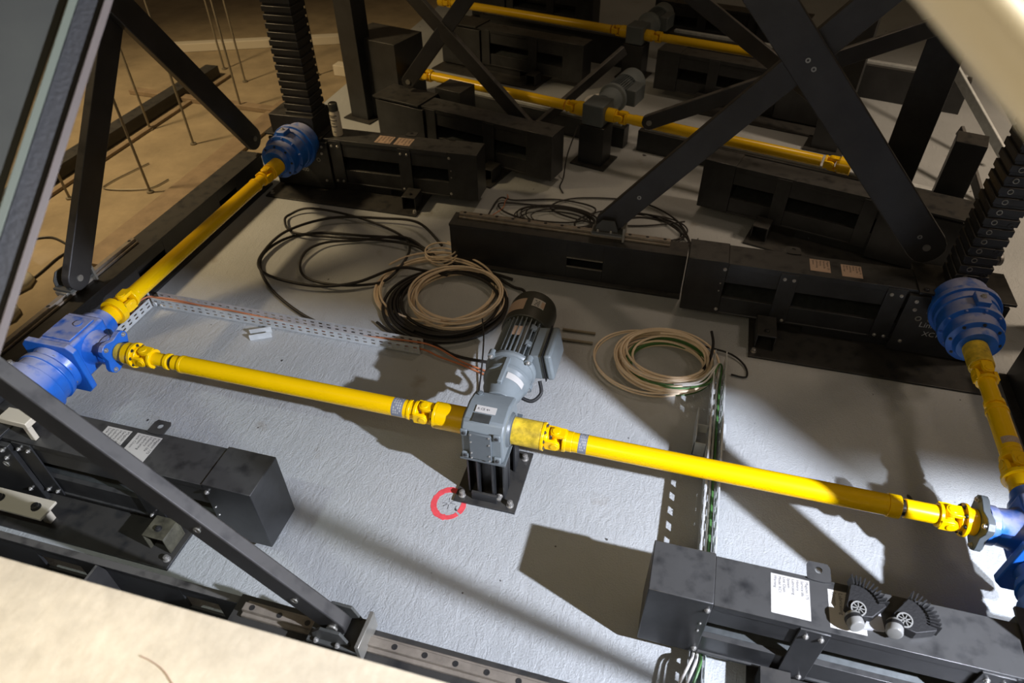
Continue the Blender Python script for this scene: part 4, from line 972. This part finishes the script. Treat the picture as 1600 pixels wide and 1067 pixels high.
# ------------------------------------------------------------------ brown floor on the left: rods, planks
rods = [(-4.54, 4.39, 0.95, 'a bent wire lying at its foot'), (-4.74, 5.32, 1.35, 'standing nearest the scissor bar'), (-5.13, 6.9, 1.9, 'last one right near the top edge'), (-5.16, 4.12, 0.5, 'shortest, left of the steep bar'), (-5.37, 5.5, 1.2, 'in the middle behind the steep bar'),
        (-4.75, 6.2, 1.5, 'crossing the long beam'), (-5.6, 7.2, 1.6, 'at the back of the brown floor'), (-4.4, 7.3, 1.7, 'beside the dark back left column')]
for i, (x, y, h, w) in enumerate(rods):
    R = root('threaded_rod', (x, y, 0)); tag(R, 'thin upright threaded rod on the brown floor, ' + w, 'rod', None)
    MB().cyl((0, 0, 0.004), (0, 0, h), 0.011, 8).build('rod', 'rust_rod', R)
    MB().cyl((0, 0, -0.0015), (0, 0, 0.012), 0.03, 14).build('foot_nut', 'rust_rod', R)
def plank(x0, y0, x1, y1, w, h, label, m='wood', name='plank', z=0.0):
    p = Vector((x0, y0, 0)); q = Vector((x1, y1, 0)); a = math.atan2(q.y-p.y, q.x-p.x)
    o = MB().box((0, -w/2, 0), ((q-p).length, w/2, h)).build(name, m, None, 0.004, loc=(x0, y0, z)); o.rotation_euler = (0, 0, a); tag(o, label, 'plank' if name == 'plank' else 'beam'); return o
plank(-5.55, 3.6, -5.6, 7.0, 0.16, 0.12, 'dark low beam lying on the brown floor at the left', 'black_steel', 'floor_beam')
plank(-5.35, 3.6, -5.4, 7.0, 0.05, 0.03, 'pale timber batten beside the dark low beam', 'orange_wood')
plank(-4.25, 3.3, -4.3, 6.9, 0.24, 0.03, 'brown timber board beside the left frame beam', 'orange_wood')
plank(-6.2, 6.3, -4.3, 6.2, 0.10, 0.05, 'pale board crossing the brown floor', 'orange_wood')
plank(-6.6, 7.6, -4.2, 8.6, 0.12, 0.10, 'light timber at the top left behind the rods', 'can_body')
plank(-4.2, 7.4, -3.4, 7.35, 0.14, 0.12, 'pale board behind the dark back left column', 'can_body')
cable('bent_wire', [(-4.9, 4.85, .01), (-5.0, 4.45, .01), (-4.95, 4.33, .01), (-4.6, 4.42, .01), (-4.52, 4.62, .01)], 0.006, 'rust_rod', 'bent wire lying on the brown floor at the foot of a rod', cat='wire')
b = MB(); rd = random.Random(5); n = 12
for (cx, cy, rr) in ((-4.42, 2.62, 0.12), (-4.62, 2.95, 0.13), (-4.35, 2.35, 0.09)):
    b.lathe((cx, cy, 0.0), (0, 0, 1), [(0, rr), (0.03, rr*1.05), (0.07, rr*0.8), (0.09, rr*0.4)], 9, a0=rd.random())
o = b.build('crumpled_cloth', 'white_cloth', ang=80); tag(o, 'crumpled off-white cloth on the brown floor at the left edge', 'cloth')

# ------------------------------------------------------------------ near blurred things
def bar3(name, p0, p1, sects, label, cat, up=(0, 0, 1)):
    p0 = Vector(p0); p1 = Vector(p1); d = (p1-p0).normalized(); R = root(name, p0); tag(R, label, cat)
    v = (cam_dir - d*cam_dir.dot(d)).normalized(); u = d.cross(v)
    M = Matrix((u, v, d)).transposed().to_4x4(); L = (p1-p0).length
    for (nm, x0, x1, y0, y1, m) in sects: MB().box((x0, y0, 0), (x1, y1, L), M).build(nm, m, R, 0.002)
    return R
cam_dir = Vector((-0.75, 0.6, -0.35)).normalized()
# handrail of the viewing platform
a = Vector((0.147, 0.509, 2.876)); c = Vector((0.192, 0.451, 2.843)); d = (c-a).normalized()
R = root('handrail', a - d*0.35); tag(R, 'bright cream round handrail close to the lens in the upper right corner', 'handrail')
MB().cyl((0, 0, 0), d*0.95, 0.0195, 32).build('rail_tube', 'handrail_paint', R)
# blurred channel post on the left
def NP(x, y, dep):
    return Vector((0, 0, 3.0)) + (right*((x-800)/1072.9) + down*((y-533.5)/1072.9) + fwd)*dep
a = Vector((-1.326, 1.268, 2.523)); c = Vector((-1.324, 0.757, 2.117)); d = (c-a).normalized()
bar3('guard_post', a-d*0.35, c+d*0.35, [('web', -0.022, 0.022, 0.01, 0.016, 'rubber'), ('near_flange', 0.022, 0.038, -0.01, 0.02, 'mauve_metal'), ('far_flange', -0.038, -0.022, -0.01, 0.02, 'olive_grey'), ('panel', -0.40, -0.040, 0.02, 0.03, 'olive_dark')],
     'blurred slanting guard post with two pale edges at the left photo edge', 'post')
# work light fixtures (outside the picture)
def floodlight(loc, tgt, label, m, visor):
    R = root('work_light', loc); tag(R, label, 'lamp'); R.rotation_euler = (Vector(tgt)-Vector(loc)).to_track_quat('-Z', 'Y').to_euler()
    MB().box((-0.14, -0.10, 0.10), (0.14, 0.10, 0.16)).build('lamp_body', 'cowl_paint', R, 0.005)
    MB().box((-0.12, -0.08, 0.09), (0.12, 0.08, 0.0995)).build('lamp_glass', m, R)
floodlight(LK, (0.4, 1.7, 0), 'work light lighting the pit from the front right', 'lamp_glass', 0)
floodlight(LF, (-1.7, 1.25, 0), 'work light lighting the pit from the front left', 'lamp_glass', 0)

floodlight(LR, (1.80, 2.50, 0), 'small work light beside the right frame beam', 'lamp_glass', 0)
# unseen masks, added to cut the work light beams along chosen floor shadow lines
def mask(lamp, pts, yp, top, label):
    R = root('added_light_mask', (lamp.x, yp, lamp.z)); tag(R, label, 'panel'); pl = []
    for (x, y) in pts:
        k = (yp-lamp.y)/(y-lamp.y); pl.append(((x-lamp.x)*k, -lamp.z*k))
    pl = pl + [(pl[-1][0], top), (pl[0][0], top)]
    MB().prism(pl, basis((0, 0, 0), (1, 0, 0), (0, 0, 1)), 0.012).build('mask_sheet', 'cowl_paint', R)
mask(LK, [(-5.0, 3.34), (-3.6, 3.30), (0.40, 3.24), (0.85, 2.85), (1.36, 2.45), (1.52, 2.84), (2.3, 2.84), (3.6, 2.7)], 0.87, 0.35, 'unseen mask added to shape the beam of the right work light')
mask(LR, [(-2.0, 2.86), (3.2, 2.80)], 1.42, 0.2, 'small unseen mask added to cut the beam of the corner work light')
mask(LF, [(-6.0, 3.3), (0.5, 3.3)], 0.42, 0.2, 'unseen mask added to cut the beam of the left work light')
arm((2.45, 0.80, 0.75), (1.42, 0.80, 2.11), 0.04, 0.03, (0, 1, 0), 'unseen scissor bar added in front of the right frame corner for its floor shadow')  # out-of-view bar, added to cast the soft shadow band on the floor

# brown hair-like streak on the slab edge
st = MB().tube(smooth([(-0.973, 0.429, 1.5012), (-0.937, 0.424, 1.5012), (-0.90, 0.413, 1.5012), (-0.85, 0.385, 1.5012)], 6), 0.0015, 6).build('dry_stalk', 'tan_label'); tag(st, 'thin brown dry stalk lying on the cream slab edge', 'stalk')
